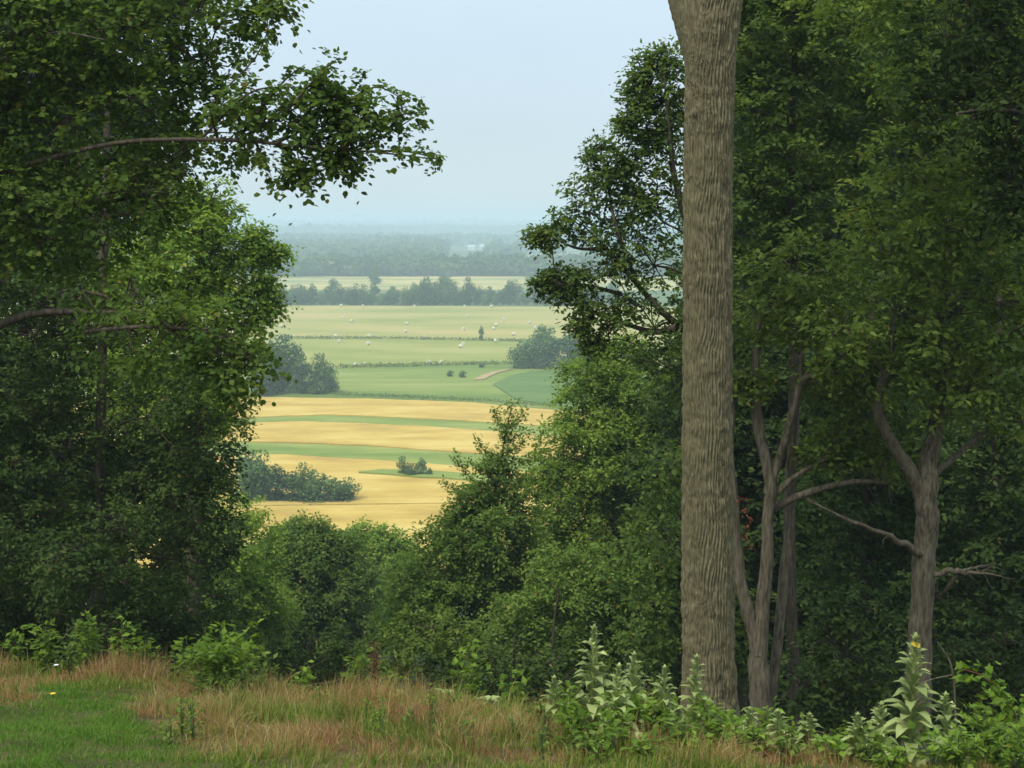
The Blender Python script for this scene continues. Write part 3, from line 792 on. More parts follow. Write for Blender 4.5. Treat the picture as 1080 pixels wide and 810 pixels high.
tree('broadleaf_tree', 'slim straight tree with its bare stem showing inside the left wood', 24,
     [(60, 330, 70), (20, 420, 70), (155, 440, 58), (205, 470, 44), (60, 480, 75), (170, 530, 60), (215, 520, 34), (30, 560, 80), (110, 590, 60, 1.5), (110, 200, 70, 1.5), (220, 405, 26, -.4), (190, 590, 48), (-40, 300, 80), (-60, 480, 90), (100, 610, 42, -2), (85, 655, 38, -2.3), (115, 560, 34, -1.5), (70, 590, 45, -2), (120, 670, 34, -2.4)],
     [[(104, 725, 24, 13), (105, 520, 24, 12), (107, 400, 24, 11), (109, 290, 24, 10), (112, 180, 24, 8), (114, 60, 24, 4)]],
     'leaf_dark', 'bark', 'oval', L=.092, dens=5.0, crad=.4, depth=.9)
tree('broadleaf_tree', 'shaded low tree filling the foot of the left wood', 27,
     [(50, 640, 60), (130, 640, 62), (190, 640, 48), (90, 690, 60), (160, 690, 50), (0, 680, 70), (10, 590, 60), (-60, 620, 80), (215, 670, 36)],
     [[(95, 760, 27, 12), (97, 690, 27, 9), (100, 600, 27, 5)]], 'leaf_dark', 'bark', 'oval', L=.10, dens=4.4, crad=.42)
tree('broadleaf_tree', 'deep shaded tree at the back of the left wood, barely lit', 40,
     [(60, 150, 110), (10, 60, 120), (0, 230, 120), (110, 150, 80), (140, 250, 85), (30, 330, 100), (110, 430, 100), (40, 540, 110), (150, 570, 80), (-80, 400, 120), (-60, 150, 120), (170, 660, 70), (60, 670, 90), (-80, 600, 120), (90, 40, 100), (0, -80, 130), (130, -60, 110), (-150, 0, 140), (-220, 250, 150), (-220, 500, 150), (200, 475, 44), (200, 535, 48), (214, 570, 40), (222, 500, 24), (180, 430, 50), (160, 500, 60), (0, 490, 70), (60, 500, 70), (-40, 560, 80), (110, 520, 60)],  # topmost lobes rise out of view, added for shading the left wood
     [[(70, 760, 40, 20), (70, 500, 40, 16), (75, 250, 40, 10), (78, 60, 40, 4)]], 'leaf_dark', 'bark', 'oval', L=.19, dens=1.9, crad=.55, twig=False)

# ------------------------------------------------------------------ right wood
def oak_bits(tm, cm):
    for pts in ([(735, 360), (700, 330), (672, 300), (640, 262), (612, 235)], [(715, 345), (690, 350), (655, 340), (625, 330)], [(672, 300), (650, 240), (640, 190), (632, 150)],
                [(730, 250), (712, 190), (705, 130), (700, 70)], [(640, 262), (610, 262), (585, 252)], [(612, 300), (590, 300), (575, 288)], [(655, 310), (612, 300), (590, 305)],
                [(625, 330), (612, 350), (620, 362)]):
        q = [P(a, b, 25 + rng.uniform(-.4, .4)) for a, b in pts]
        sp, sr = smooth_path(q, np.linspace(.075 if pts[0][0] > 710 else .04, .01, len(q)), 4)
        tube(tm, sp, sr, 6)
tree('broadleaf_tree', 'open limbed oak behind the thick trunk, leafy boughs cut against the sky', 25,
     [(706, 82, 18), (690, 118, 22), (712, 165, 28), (716, 116, 20), (694, 196, 20), (672, 214, 18), (704, 142, 20), (682, 150, 13), (674, 128, 14), (702, 62, 14), (674, 82, 12), (690, 66, 13), (672, 105, 14), (662, 130, 9), (700, 105, 20), (664, 170, 14), (640, 178, 26), (622, 205, 24), (655, 215, 30), (600, 232, 18), (635, 245, 26), (670, 250, 28), (580, 246, 13), (568, 250, 8), (700, 235, 36), (690, 280, 28),
      (632, 158, 12), (585, 290, 13), (572, 300, 8), (612, 292, 13), (596, 308, 10), (620, 322, 15), (640, 335, 15), (612, 345, 9), (625, 362, 9), (690, 345, 34), (665, 320, 20), (708, 390, 36), (655, 185, 18), (748, 100, 22), (740, 330, 40), (650, 280, 16)],
     [[(742, 760, 25, 26), (742, 560, 25, 22), (741, 380, 25, 18), (738, 240, 25, 12), (732, 80, 25, 6)]],
     'leaf_mid', 'bark', 'oval', L=.10, dens=3.5, k=5, m=5, crad=.29, extra=oak_bits)
tree('broadleaf_tree', 'tall tree just right of the thick trunk, filling the top of the frame', 29,
     [(815, 30, 58), (800, 120, 54), (850, 90, 70), (800, 210, 60), (860, 200, 66), (770, 290, 40), (830, 300, 62), (900, 30, 72), (840, -50, 80), (790, -20, 45), (775, 180, 30), (920, 120, 60), (880, 290, 50), (785, 80, 24)],
     [[(838, 745, 29, 14), (832, 560, 29, 12), (838, 400, 29, 11), (835, 200, 29, 8), (840, 0, 29, 5)]],
     'leaf_mid', 'bark', 'oval', L=.14, dens=2.5, crad=.42, flat=.35)
tree('broadleaf_tree', 'forked grey tree near the right edge with a dead bare branch', 21.5,
     [(1000, 240, 70), (945, 330, 52), (1045, 320, 62), (1060, 200, 70), (900, 375, 40), (985, 370, 52), (930, 255, 52), (1060, 420, 48), (940, 395, 40), (1010, 150, 60), (890, 345, 32, -.6), (1090, 330, 70), (960, 180, 50), (1020, 410, 40), (1000, 40, 80, 1.5), (900, -60, 80, 1.5), (1080, -80, 90, 1), (980, -160, 90)],
     [[(966, 760, 21.5, 31), (971, 650, 21.5, 25), (977, 560, 21.5, 24), (976, 520, 21.5, 23), (984, 470, 21.6, 18), (990, 420, 21.8, 16), (994, 330, 22, 10), (1000, 230, 22, 5)],
      [(976, 535, 21.5, 15), (957, 492, 21.4, 14), (935, 455, 21.3, 13), (925, 425, 21.2, 10), (938, 380, 21.2, 6)]],
     'leaf_olive', 'bark_pale', 'oval', L=.125, dens=2.7, crad=.46, droop=.3, flat=.28,
     bare=[[(972, 585, 21.4, 9), (950, 572, 21.2, 7), (925, 560, 21, 5), (890, 546, 20.8, 4), (852, 528, 20.6, 2)],
           [(984, 606, 21.4, 7), (1005, 602, 21.3, 6), (1015, 604, 21.3, 5), (1035, 604, 21.2, 3), (1056, 608, 21.2, 2)],
           [(1012, 603, 21.3, 4), (1028, 598, 21.5, 3), (1040, 597, 21.6, 1.5)],
           [(1010, 605, 21.3, 6), (997, 622, 21.5, 4), (985, 632, 21.7, 2.5)],
           [(985, 500, 21.5, 9), (1010, 478, 21.7, 7), (1040, 455, 21.8, 4)]])
def multi_extra(tm, cm):
    # withered brown leaves hanging inside
    cen = np.array([P(787 + rng.uniform(-4, 4), y, 21 + rng.uniform(-.1, .1)) for y in np.linspace(525, 575, 5)])
    sprays(cm, cen, nrm(rng.normal(0, 1, cen.shape)), .09, .06, 'oval', 3, 4, .6, .6, mi=2)
tt = tree('broadleaf_tree', 'many stemmed tree beside the thick trunk, pale leaning stems from one foot', 22,
     [(850, 330, 48), (880, 400, 34), (800, 330, 36), (905, 440, 40), (840, 290, 50), (930, 480, 30), (870, 470, 22), (790, 400, 18)],
     [[(801, 760, 22, 26), (801, 700, 22, 22), (805, 640, 22, 15), (810, 560, 22, 13), (811, 500, 22, 12), (800, 450, 22, 12), (796, 400, 22, 10), (800, 340, 22, 6)],
      [(799, 690, 22, 16), (785, 630, 22, 14), (777, 570, 22, 12), (770, 500, 22, 12), (769, 420, 22, 11), (770, 330, 22, 7)],
      [(812, 760, 22.3, 12), (824, 640, 22.4, 11), (833, 550, 22.4, 10), (835, 480, 22.4, 10), (842, 380, 22.4, 7)],
      [(810, 520, 22, 10), (826, 470, 22, 9), (838, 430, 21.8, 9), (848, 400, 21.7, 7), (885, 392, 21.5, 4)],
      [(846, 405, 21.8, 6), (845, 380, 21.8, 5), (850, 350, 21.9, 3)],
      [(818, 535, 22.2, 9), (850, 520, 22, 8), (900, 508, 21.8, 6), (945, 510, 21.8, 4)],
      [(815, 525, 22.1, 8), (842, 500, 21.9, 6), (870, 485, 21.7, 3)]],
     'leaf_olive', 'bark_pale', 'oval', L=.12, dens=2.6, crad=.44, flat=.28)
mb = MB()
cen = np.array([P(788 + rng.uniform(-4, 4), y, 21 + rng.uniform(-.1, .1)) for y in np.linspace(525, 575, 6)])
sprays(mb, cen, nrm(rng.normal(0, 1, cen.shape)), .1, .06, 'oval', 3, 4, .6, .6)
w = mb.build('withered_leaves', M['leaf_brown'], tt, tt.location); w['label'] = 'brown withered leaves hanging among the stems'
tree('broadleaf_tree', 'leafy tree whose branches hang in from the upper right corner', 18.5,
     [(1050, 40, 60), (1090, 110, 60), (1040, 120, 45), (1085, -20, 70), (1000, 40, 45, .6), (1130, 220, 70), (1070, 190, 40), (980, 110, 34, .8), (1140, 400, 60), (1160, 60, 80)],
     [[(1150, 800, 18.5, 36), (1150, 560, 18.5, 30), (1148, 330, 18.5, 24), (1145, 100, 18.5, 16), (1140, -80, 18.5, 8)]],
     'leaf_dark', 'bark', 'oval', L=.12, dens=3.4, crad=.38, bare=[[(1148, 150, 18.5, 8), (1090, 122, 18.2, 5), (1045, 116, 18, 4), (1008, 120, 17.9, 2)]])
for (lb, dd, lobes, stem, lf) in [
    ('dark forest tree straight behind the many stemmed tree', 40, [(790, 420, 70), (860, 440, 80), (800, 540, 80), (870, 560, 85), (740, 480, 60), (760, 620, 80), (840, 660, 90), (830, 330, 90), (740, 380, 55)], 815, 'leaf_dark'),
    ('dark forest tree filling the gap between the two grey trees', 34, [(900, 520, 70), (950, 470, 70), (900, 610, 70), (1000, 560, 70), (930, 680, 70), (900, 420, 70)], 915, 'leaf_dark'),
    ('dark forest tree behind the dead branch at the right edge', 31, [(1030, 500, 70), (1080, 560, 80), (1030, 640, 75), (1080, 690, 80), (1000, 700, 60), (1090, 440, 80), (1130, 620, 90)], 1050, 'leaf_dark'),
    ('tall forest tree high behind the forked grey tree', 45, [(960, 80, 90), (1050, 120, 100), (900, 180, 80), (1000, 240, 100), (940, 330, 90), (1070, 320, 100), (980, 10, 90), (880, 60, 80), (1100, 20, 100)], 980, 'leaf_mid'),
    ('forest tree deep behind the thick trunk, seen right of the oak', 48, [(765, 200, 50), (800, 90, 60), (800, 200, 70), (760, 300, 55), (825, 20, 60), (740, 420, 60), (730, 560, 60), (740, 640, 70), (840, 130, 80)], 780, 'leaf_dark'),
    ('shaded low tree on the slope right behind the thick trunk', 30, [(700, 560, 44), (740, 620, 44), (690, 640, 46), (730, 690, 50), (770, 700, 46), (710, 490, 34)], 722, 'leaf_mid')]:
    tree('forest_tree', lb, dd, lobes, [[(stem, 790, dd, 18), (stem, 560, dd, 13), (stem + 4, 300 if dd != 30 else 520, dd, 6)]], lf, 'bark', 'oval', L=.16 if dd < 36 else .2, dens=2.2 if dd < 36 else 1.7, crad=.5, twig=False)

for (lb, dd, lobes, stem) in [  # crown lobes above the frame are unseen, added to shade the wood below
    ('deep forest tree closing the view behind the forked grey tree', 58, [(960, 420, 90), (1010, 500, 100), (950, 570, 100), (1040, 620, 110), (960, 690, 110), (1070, 420, 100), (1000, 330, 90), (1100, 540, 100), (900, 640, 80), (960, -60, 130), (1080, -80, 140), (1000, 80, 130), (1180, 0, 140)], 985),
    ('deep forest tree closing the view behind the many stemmed tree', 62, [(800, 380, 90), (850, 470, 90), (790, 560, 100), (870, 590, 100), (800, 670, 100), (880, 380, 90), (850, 300, 90), (900, 500, 80), (740, 470, 80), (890, 690, 100), (850, -40, 100), (890, 60, 110), (900, 180, 110), (830, 200, 80), (850, -120, 120)], 838),
    ('deep forest tree closing the view at the right edge', 60, [(1120, 300, 120), (1130, 480, 120), (1120, 650, 130), (1180, 400, 140), (1060, 250, 100), (1200, 160, 150), (1150, -80, 150), (1280, 300, 150), (1280, 0, 160)], 1130)]:
    tree('forest_tree', lb, dd, lobes, [[(stem, 790, dd, 14), (stem, 560, dd, 11), (stem + 4, 340, dd, 6)]], 'leaf_dark', 'bark', 'oval', L=.26, dens=1.6, crad=.7, twig=False)

# understory bushes in the right wood
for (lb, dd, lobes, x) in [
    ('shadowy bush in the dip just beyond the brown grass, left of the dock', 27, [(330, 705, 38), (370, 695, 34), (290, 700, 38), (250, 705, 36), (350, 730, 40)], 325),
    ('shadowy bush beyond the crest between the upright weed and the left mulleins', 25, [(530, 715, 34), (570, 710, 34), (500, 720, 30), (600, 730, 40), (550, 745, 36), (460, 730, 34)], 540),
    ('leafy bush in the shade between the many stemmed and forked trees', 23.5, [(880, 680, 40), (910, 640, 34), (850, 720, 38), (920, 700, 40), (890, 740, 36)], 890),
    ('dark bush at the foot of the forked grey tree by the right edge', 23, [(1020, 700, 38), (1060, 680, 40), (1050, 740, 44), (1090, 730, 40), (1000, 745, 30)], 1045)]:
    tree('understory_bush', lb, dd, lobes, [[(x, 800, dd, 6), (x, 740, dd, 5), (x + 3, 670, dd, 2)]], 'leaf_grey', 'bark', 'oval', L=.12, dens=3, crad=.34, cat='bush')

# ------------------------------------------------------------------ thick trunk with real ridges
def thick_trunk():
    D = 16.0
    prof = [(748.5, 775, 66), (748.5, 755, 60), (748, 735, 57), (747, 690, 55), (746, 600, 53), (745, 500, 51), (745, 400, 49), (745.5, 300, 48), (746.5, 200, 47), (747.5, 130, 47), (748, 80, 49), (748.5, 50, 52), (751, 25, 54), (754, 0, 53), (757, -40, 48), (762, -140, 42), (770, -260, 34), (776, -380, 20)]
    pp, rr = px_stem([(a, b, D, w) for a, b, w in prof], 60)
    base = pp[0].copy(); base[2] = float(G(base[0], base[1]))
    root = thing('broadleaf_tree', 'thick tall straight trunk with ridged grey brown bark, nearest of all, forking at the top', 'tree', base)
    n, s = len(pp), 260
    th = np.linspace(0, 2 * np.pi, s, endpoint=False)
    zz = pp[:, 2][:, None]; TT = th[None]
    cx, sy = np.cos(TT), np.sin(TT)
    # interlaced ridges: stretched ridged noise on the wrapped cylinder
    def cyl(sc, zs, sd):
        p, q, w = np.cos(TT) * sc + zz * 0, np.sin(TT) * sc + zz * 0, zz * zs + 0 * TT
        a = fbm(.8 * p - .6 * w + sd * 3.1, .6 * p + .8 * w + sd, sd, 3); b = fbm(.74 * q + .67 * w + sd, -.67 * q + .74 * w + sd * 7, sd + 2, 3)
        return (a + b) / 2
    wob = (cyl(1.2, 1.5, 4) - .5) * 1.6 + (cyl(3, 3.2, 5) - .5) * .5
    ang = TT + wob * .35
    r1 = np.abs(np.sin(ang * 27 + (cyl(2.5, 2.2, 8) - .5) * 6.5))
    r2 = np.abs(np.sin(-ang * 22 + zz * 3.4 + (cyl(2.5, 2.5, 9) - .5) * 6.5))
    ridge = np.minimum(r1, r2) ** .6
    plates = cyl(9, 9, 13)
    brk = np.clip((cyl(7, 9, 17) - .34) * 4, 0, 1)
    disp = .040 * ridge * (.5 + .5 * brk) + .026 * (plates - .5) + .03 * (cyl(1.3, .8, 2) - .5)
    knot = np.exp(-(((zz - P(730, 120, D)[2]) / .07) ** 2 + ((np.angle(np.exp(1j * (TT - 4.05)))) / .22) ** 2))
    disp = disp + .035 * knot
    rad = rr[:, None] * (1 + .03 * np.sin(3 * TT + zz * .3)) - .012 + disp
    v = np.stack([pp[:, 0][:, None] + rad * cx, pp[:, 1][:, None] + rad * sy, np.repeat(zz, s, 1)], -1)
    mb = MB()
    i = np.arange(n - 1)[:, None] * s; j = np.arange(s)[None]; k = (j + 1) % s
    mb.add(v.reshape(-1, 3), np.stack([i + j, i + k, i + s + k, i + s + j], -1).reshape(-1, 4), 0, True)
    lp, lr = px_stem([(748, 95, D, 26), (738, 50, D, 38), (727, 10, D, 38), (714, -40, D, 34), (690, -140, D + .2, 28), (670, -260, D + .3, 20), (660, -360, D + .3, 8)], 12)
    tube(mb, lp, lr, 40, 0, .035)
    top = P(748, 0, D)
    mb.build('trunk', M['bark_ridged'], root, base)
    cm = MB(); tm = MB()
    for off, r in (([-1.6, .2, 5.5], 1.7), ([1.5, .2, 6.2], 1.9), ([0, .5, 8], 1.8), ([-2.2, .4, 7.4], 1.5), ([2.6, -.2, 7.8], 1.5)):
        c = top + np.array(off)
        cen, out, subs, sid = lobe_points(c, np.array([r, r, r * .85]), 1.6)
        twigs(cm, np.repeat(c[None], len(subs), 0), subs, .03, .01, 1)
        sprays(cm, cen, out, .42, .14, 'oval', 4, 5)
    cm.build('crown', [M['leaf_mid'], M['bark']], root, base)
thick_trunk()

# ------------------------------------------------------------------ meadow grass
def grass_mat(name, stops):
    m, nt, N, L = mat(name)
    out = N.new('ShaderNodeOutputMaterial'); geo = N.new('ShaderNodeNewGeometry')
    rp = ramp(N, stops); L.new(geo.outputs['Random Per Island'], rp.inputs[0])
    bs = N.new('ShaderNodeBsdfPrincipled'); bs.inputs['Roughness'].default_value = .8; bs.inputs['Specular IOR Level'].default_value = .1
    L.new(rp.outputs[0], bs.inputs['Base Color'])
    tr = N.new('ShaderNodeBsdfTranslucent'); L.new(rp.outputs[0], tr.inputs['Color'])
    mx = N.new('ShaderNodeMixShader'); mx.inputs[0].default_value = .3
    L.new(bs.outputs[0], mx.inputs[1]); L.new(tr.outputs[0], mx.inputs[2]); L.new(mx.outputs[0], out.inputs[0])
    return m
M['grass_dry'] = grass_mat('grass_dry', [(0, (.22, .12, .04)), (.3, (.38, .225, .075)), (.55, (.48, .33, .13)), (.8, (.24, .27, .06)), (1, (.52, .43, .22))])
M['grass_russet'] = grass_mat('grass_russet', [(0, (.24, .11, .045)), (.5, (.38, .2, .085)), (1, (.5, .34, .16))])
M['grass_green'] = grass_mat('grass_green', [(0, (.08, .15, .016)), (.4, (.14, .22, .024)), (.75, (.23, .27, .045)), (1, (.4, .34, .12))])
M['grass_lawn'] = grass_mat('grass_lawn', [(0, (.07, .16, .015)), (.5, (.105, .22, .022)), (.9, (.155, .26, .036)), (1, (.28, .25, .09))])

def blades(name, x, y, h, w, lean, m, label, cat='grass'):
    n = len(x); z = G(x, y) - .02
    a = rng.uniform(0, 6.283, n)
    side = np.stack([np.cos(a), np.sin(a), np.zeros(n)], 1)
    la = rng.uniform(0, 6.283, n); lm = np.abs(rng.normal(0, 1, n)) * lean * np.where(rng.random(n) < .2, 2.2, .8)
    wa = fbm(x * .8, y * .8, 71, 3) * 12.6; ws = .22 * fbm(x * 1.7, y * 1.7, 77, 2)
    ld = np.stack([np.cos(la) * lm + np.cos(wa) * ws, np.sin(la) * lm + np.sin(wa) * ws, np.zeros(n)], 1)
    b = np.stack([x, y, z], 1)
    H = np.asarray(h)[:, None]; W = np.broadcast_to(np.asarray(w, float), (n,))[:, None]
    p1 = b + ld * H * .35 + UP * H * .5
    p2 = b + ld * H * 1.05 + UP * H * (1 - np.minimum(lm, .9)[:, None] * .35)
    v = np.stack([b - side * W, b + side * W, p1 - side * W * .8, p1 + side * W * .8, p2], 1)
    f4 = (np.arange(n)[:, None] * 5 + np.array([[0, 1, 3, 2]])); f3 = (np.arange(n)[:, None] * 5 + np.array([[2, 3, 4]]))
    mb = MB(); mb.v.append(v.reshape(-1, 3).astype(np.float32)); mb.n = n * 5
    mb.f = [f4, f3]; mb.m = [np.zeros(n, np.int32)] * 2; mb.sm = [np.ones(n, bool)] * 2
    o = mb.build(name, m); o['kind'] = 'stuff'; o['label'] = label; o['category'] = cat
    return o

def scatter(n, y0=8.8, y1=20.5):
    y = np.sqrt(rng.uniform(y0 ** 2, y1 ** 2, n)); x = rng.uniform(-1, 1, n) * (.40 * y + 1.2)
    edge = 19.3 - np.interp(x, [-9, -5.5, 0, 3, 12], [1.4, 1.8, 4.0, 6.8, 7.6]) + (fbm(x * .7, x * 0, 61) - .5) * 2
    k = y < edge
    return x[k], y[k]

def lawn_mask(x, y):
    px, py = proj(x, y, G(x, y))
    e = np.interp(px, [-200, 0, 90, 140, 165, 190, 250, 330], [728, 732, 733, 746, 774, 792, 806, 835])
    return py + (fbm(x * 1.5, y * 1.5, 31) - .5) * 95 - e        # > 0: lawn

def green_patch(x, y):
    px, py = proj(x, y, G(x, y))
    g = fbm(x * .55 + 5, y * .8, 41, 4)
    g = g + np.clip((px - 560) / 300, 0, 1) * .16 + .10 * np.exp(-((px - 480) / 130) ** 2 - ((py - 775) / 30) ** 2) - .12 * np.exp(-((px - 260) / 150) ** 2 - ((py - 770) / 40) ** 2)
    return g

x, y = scatter(330000)
lm_ = lawn_mask(x, y); gp = green_patch(x, y)
clump = fbm(x * 2.3, y * 2.3, 51, 3); tuft = vnoise(x * 6, y * 6, 57)
tall = np.clip(.25 + 1.5 * (clump - .3) + .5 * (tuft - .4), .2, 1.5) * np.interp(x, [-6, 1, 3], [1.05, 1, .75])
green = gp > .52 + rng.normal(0, .055, len(x))
near_lawn = np.clip(.3 + -lm_ / 60, .2, 1)
rus = fbm(x * .9 + 9, y * .9, 66, 3) + rng.normal(0, .06, len(x)) > .53
ok = lm_ < rng.normal(0, 13, len(x))
dry = ok & ~green & ~rus & (clump > .27)
blades('dry_grass', x[dry], y[dry], rng.uniform(.14, .46, dry.sum()) * tall[dry] * near_lawn[dry], .003, .5, M['grass_dry'], 'tan dry meadow grass along the crest')
dry = ok & ~green & rus & (clump > .3)
blades('russet_grass', x[dry], y[dry], rng.uniform(.16, .48, dry.sum()) * tall[dry] * near_lawn[dry], .0028, .42, M['grass_russet'], 'reddish brown seeding grass in patches along the crest')
gr = ok & (green | (rng.random(len(x)) < .22))
blades('green_grass', x[gr], y[gr], rng.uniform(.08, .32, gr.sum()) * tall[gr] * near_lawn[gr], .004, .42, M['grass_green'], 'long green grass in patches through the dry meadow')
x, y = scatter(420000, 8.8, 17)
lm_ = lawn_mask(x, y)
ln = lm_ > rng.normal(-6, 14, len(x))
blades('lawn_grass', x[ln], y[ln], rng.uniform(.03, .075, ln.sum()), .0036, .5, M['grass_lawn'], 'short mown green lawn in the near left corner')

# ------------------------------------------------------------------ meadow plants
def grid_leaf(mb, p, d, n, L, W, curl=.35, fold=.12, mi=0, wav=0.):
    """one broad leaf with a curved midrib"""
    d = d / np.linalg.norm(d); s = np.cross(n, d); s /= np.linalg.norm(s) + 1e-9; n = np.cross(d, s)
    ts = np.linspace(0, 1, 7); prof = np.array([.10, .55, .9, 1, .85, .5, .02])
    V = []
    for t, w in zip(ts, prof):
        c = p + d * L * t * (1 - .15 * curl * t) - UP * curl * L * t * t * .55 + n * .12 * L * math.sin(t * 3.1)
        e = wav * L * rng.normal(0, 1)
        V += [c - s * W / 2 * w + n * (fold * W * w + e), c, c + s * W / 2 * w + n * (fold * W * w - e)]
    i = np.arange(6)[:, None] * 3; j = np.arange(2)[None]
    mb.add(V, np.stack([i + j, i + j + 1, i + 4 + j, i + 3 + j], -1).reshape(-1, 4), mi, True)

def foot(px, d):
    x = (px - 540) / F * d * 1.0
    for _ in range(3):
        z = float(G(x, d)); f = d * CP - (z - CAMZ) * SP; x = (px - 540) / F * f
    return np.array([x, d, float(G(x, d))])

spike_m = noise_mat('mullein_spike', [(.3, (.14, .2, .08)), (.7, (.28, .32, .14))], 40)
flower_y = noise_mat('flower_yellow', [(.3, (.6, .45, .05)), (.7, (.75, .6, .08))], 40)
def mullein(px, d, top_py, spread, label, tall=True, flower=False):
    b = foot(px, d); h = (P(px, top_py, d)[2] - b[2]) if tall else spread * .6
    if not tall: spread *= .72
    root = thing('mullein_plant', label, 'mullein', b, 'mullein plants on the crest')
    lean = rng.normal(0, .05, 2)
    ax = lambda t: b + np.array([lean[0] * t * h, lean[1] * t * h, t * h])
    if tall:
        mb = MB(); tube(mb, [ax(-.03), ax(.5), ax(.9)], [.02, .015, .010], 7); mb.build('stalk', M['leaf_mullein'], root, b)
    mb = MB()
    nl = int(30 + 26 * h) if tall else 16
    for q in range(nl):
        t = (q + .5) / nl
        if not tall: t *= .5
        a = q * 2.4 + rng.normal(0, .28)
        tilt = (.42 + .7 * t) if tall else .8 + 1.6 * t
        hd = np.array([math.cos(a), math.sin(a), 0])
        L = spread * (1.1 - .72 * t ** 1.2) * rng.uniform(.8, 1.15) if tall else spread * rng.uniform(.8, 1.15)
        grid_leaf(mb, ax(.04 + .86 * t) + hd * .01, hd + UP * (tilt + rng.normal(0, .15)), UP - hd * .5 + rng.normal(0, .08, 3), L, L * rng.uniform(.28, .35), rng.uniform(.25, .65) + .35 * (1 - t), .12, 0, .025)
    for q in range(12 if tall else 4):                                # small crown leaves round the tip
        a = q * 2.4; hd = np.array([math.cos(a), math.sin(a), 0]); t = .9 + .09 * q / 12 if tall else .25
        grid_leaf(mb, ax(t), hd * .8 + UP * 1.2, UP - hd * .6, spread * .22, spread * .09, .2)
    mb.build('leaves', M['leaf_mullein'], root, b)
    if tall:
        mb = MB(); n = 46
        for q in range(n):
            t = q / n; a = q * 2.4; hd = np.array([math.cos(a), math.sin(a), 0])
            p = ax(.88 + .12 * t) + hd * .014 * (1.1 - t)
            u = hd * .7 + UP * .6; s_ = .014
            w = np.cross(u, UP); w /= np.linalg.norm(w); c2 = np.cross(u, w)
            mb.add([p - w * s_ / 2, p + w * s_ / 2, p + c2 * s_ / 2, p - c2 * s_ / 2, p + u * s_ * 1.6], [(0, 2, 4), (2, 1, 4), (1, 3, 4), (3, 0, 4)])
        mb.build('flower_spike', spike_m, root, b)
        if flower:
            mb = MB()
            for q in range(5):
                c = ax(.965) + np.array([rng.normal(0, .012), -.02, rng.normal(0, .02)])
                a5 = np.arange(5) * 1.2566
                ring = c + .018 * np.stack([np.cos(a5), -.3 * np.ones(5), np.sin(a5)], 1)
                mb.add(np.vstack([c[None], ring]), [(0, k + 1, (k + 1) % 5 + 1) for k in range(5)])
            mb.build('flower', flower_y, root, b)
mullein(623, 12.28, 664, .36, 'tallest mullein of the left group, beside the thick trunk, pointed top')
mullein(669, 12.65, 688, .30, 'slender mullein midway between the tallest one and the thick trunk')
mullein(700, 12.09, 704, .26, 'short mullein in front of the left foot of the thick trunk')
mullein(731, 12.46, 692, .28, 'mullein overlapping the base of the thick trunk')
mullein(648, 11.72, 706, .30, 'broad leaved mullein crowded close to the tallest of the left group')
mullein(585, 12.65, 716, .26, 'small pale mullein at the left end of the left group')
mullein(958, 11.53, 672, .40, 'largest mullein, full leafy cone with yellow flowers at its tip', flower=True)
mullein(1003, 11.90, 735, .32, 'mullein standing under the bramble right of the largest one')
mullein(926, 11.90, 742, .28, 'small mullein close to the left of the largest one')
mullein(855, 11.72, 757, .26, 'low pale mullein under the dark gap right of the many stemmed tree')
mullein(825, 12.00, 750, .24, 'low mullein left of its pale neighbour below the dark gap')
mullein(905, 11.35, 755, .24, 'narrow yellowish mullein between the low ones and the largest')
mullein(790, 12.28, 748, .22, 'young mullein below the foot of the many stemmed tree')
mullein(425, 15, 0, .30, 'flat mullein rosette left of the middle of the crest', tall=False)
mullein(470, 14.7, 0, .34, 'mullein rosette in the middle of the crest beside the upright weed', tall=False)
mullein(516, 14.4, 0, .32, 'pale mullein rosette right of the upright weed on the crest', tall=False)
mullein(676, 11.44, 0, .30, 'mullein rosette low in the grass below the left group', tall=False)

def weed(px, d, top_py, w_px, label, leaf='leaf_weed', L=.09, n_stem=4, shape='oval', name='weed_plant', cat='weed', group='leafy weeds along the crest', dens=1.0, stem='stem_green'):
    b = foot(px, d); h = max(.15, P(px, top_py, d)[2] - b[2]); w = w_px / F * d
    root = thing(name, label, cat, b, group)
    sm, lm = MB(), MB()
    for q in range(n_stem):
        a = rng.uniform(0, 6.28); e = np.array([math.cos(a), math.sin(a), 0]) * (0 if q == 0 else w * .5 * rng.uniform(.4, 1))
        hh = h * (1 if q == 0 else rng.uniform(.6, .95))
        sp, sr = smooth_path([b - UP * .03, b + e * .4 + UP * hh * .5, b + e + UP * hh], [.009, .006, .003], 5)
        tube(sm, sp, sr, 5)
        m = max(5, int(hh * 26 * dens)); t = np.linspace(.15, 1, m)
        cum = np.linspace(0, 1, len(sp)); c = np.stack([np.interp(t, cum, sp[:, k]) for k in range(3)], 1)
        aa = np.arange(m) * 2.4 + rng.random() * 6
        out = np.stack([np.cos(aa), np.sin(aa), np.full(m, .35)], 1)
        reach_ = w * .18 * (1.15 - t * .6)
        tip = c + out * reach_[:, None]
        twigs(sm, c, tip, .003, .0015, 0, .1)
        k = 3
        p = np.repeat(tip, k, 0) + rng.normal(0, .02, (m * k, 3)); o2 = np.repeat(out, k, 0) + rng.normal(0, .5, (m * k, 3))
        add_leaves(lm, p, o2 - UP * .25, UP + .3 * o2 + rng.normal(0, .3, o2.shape), L * rng.uniform(.6, 1.3, m * k), shape)
    sm.build('stem', M[stem], root, b); lm.build('leaves', M[leaf], root, b)
    return root
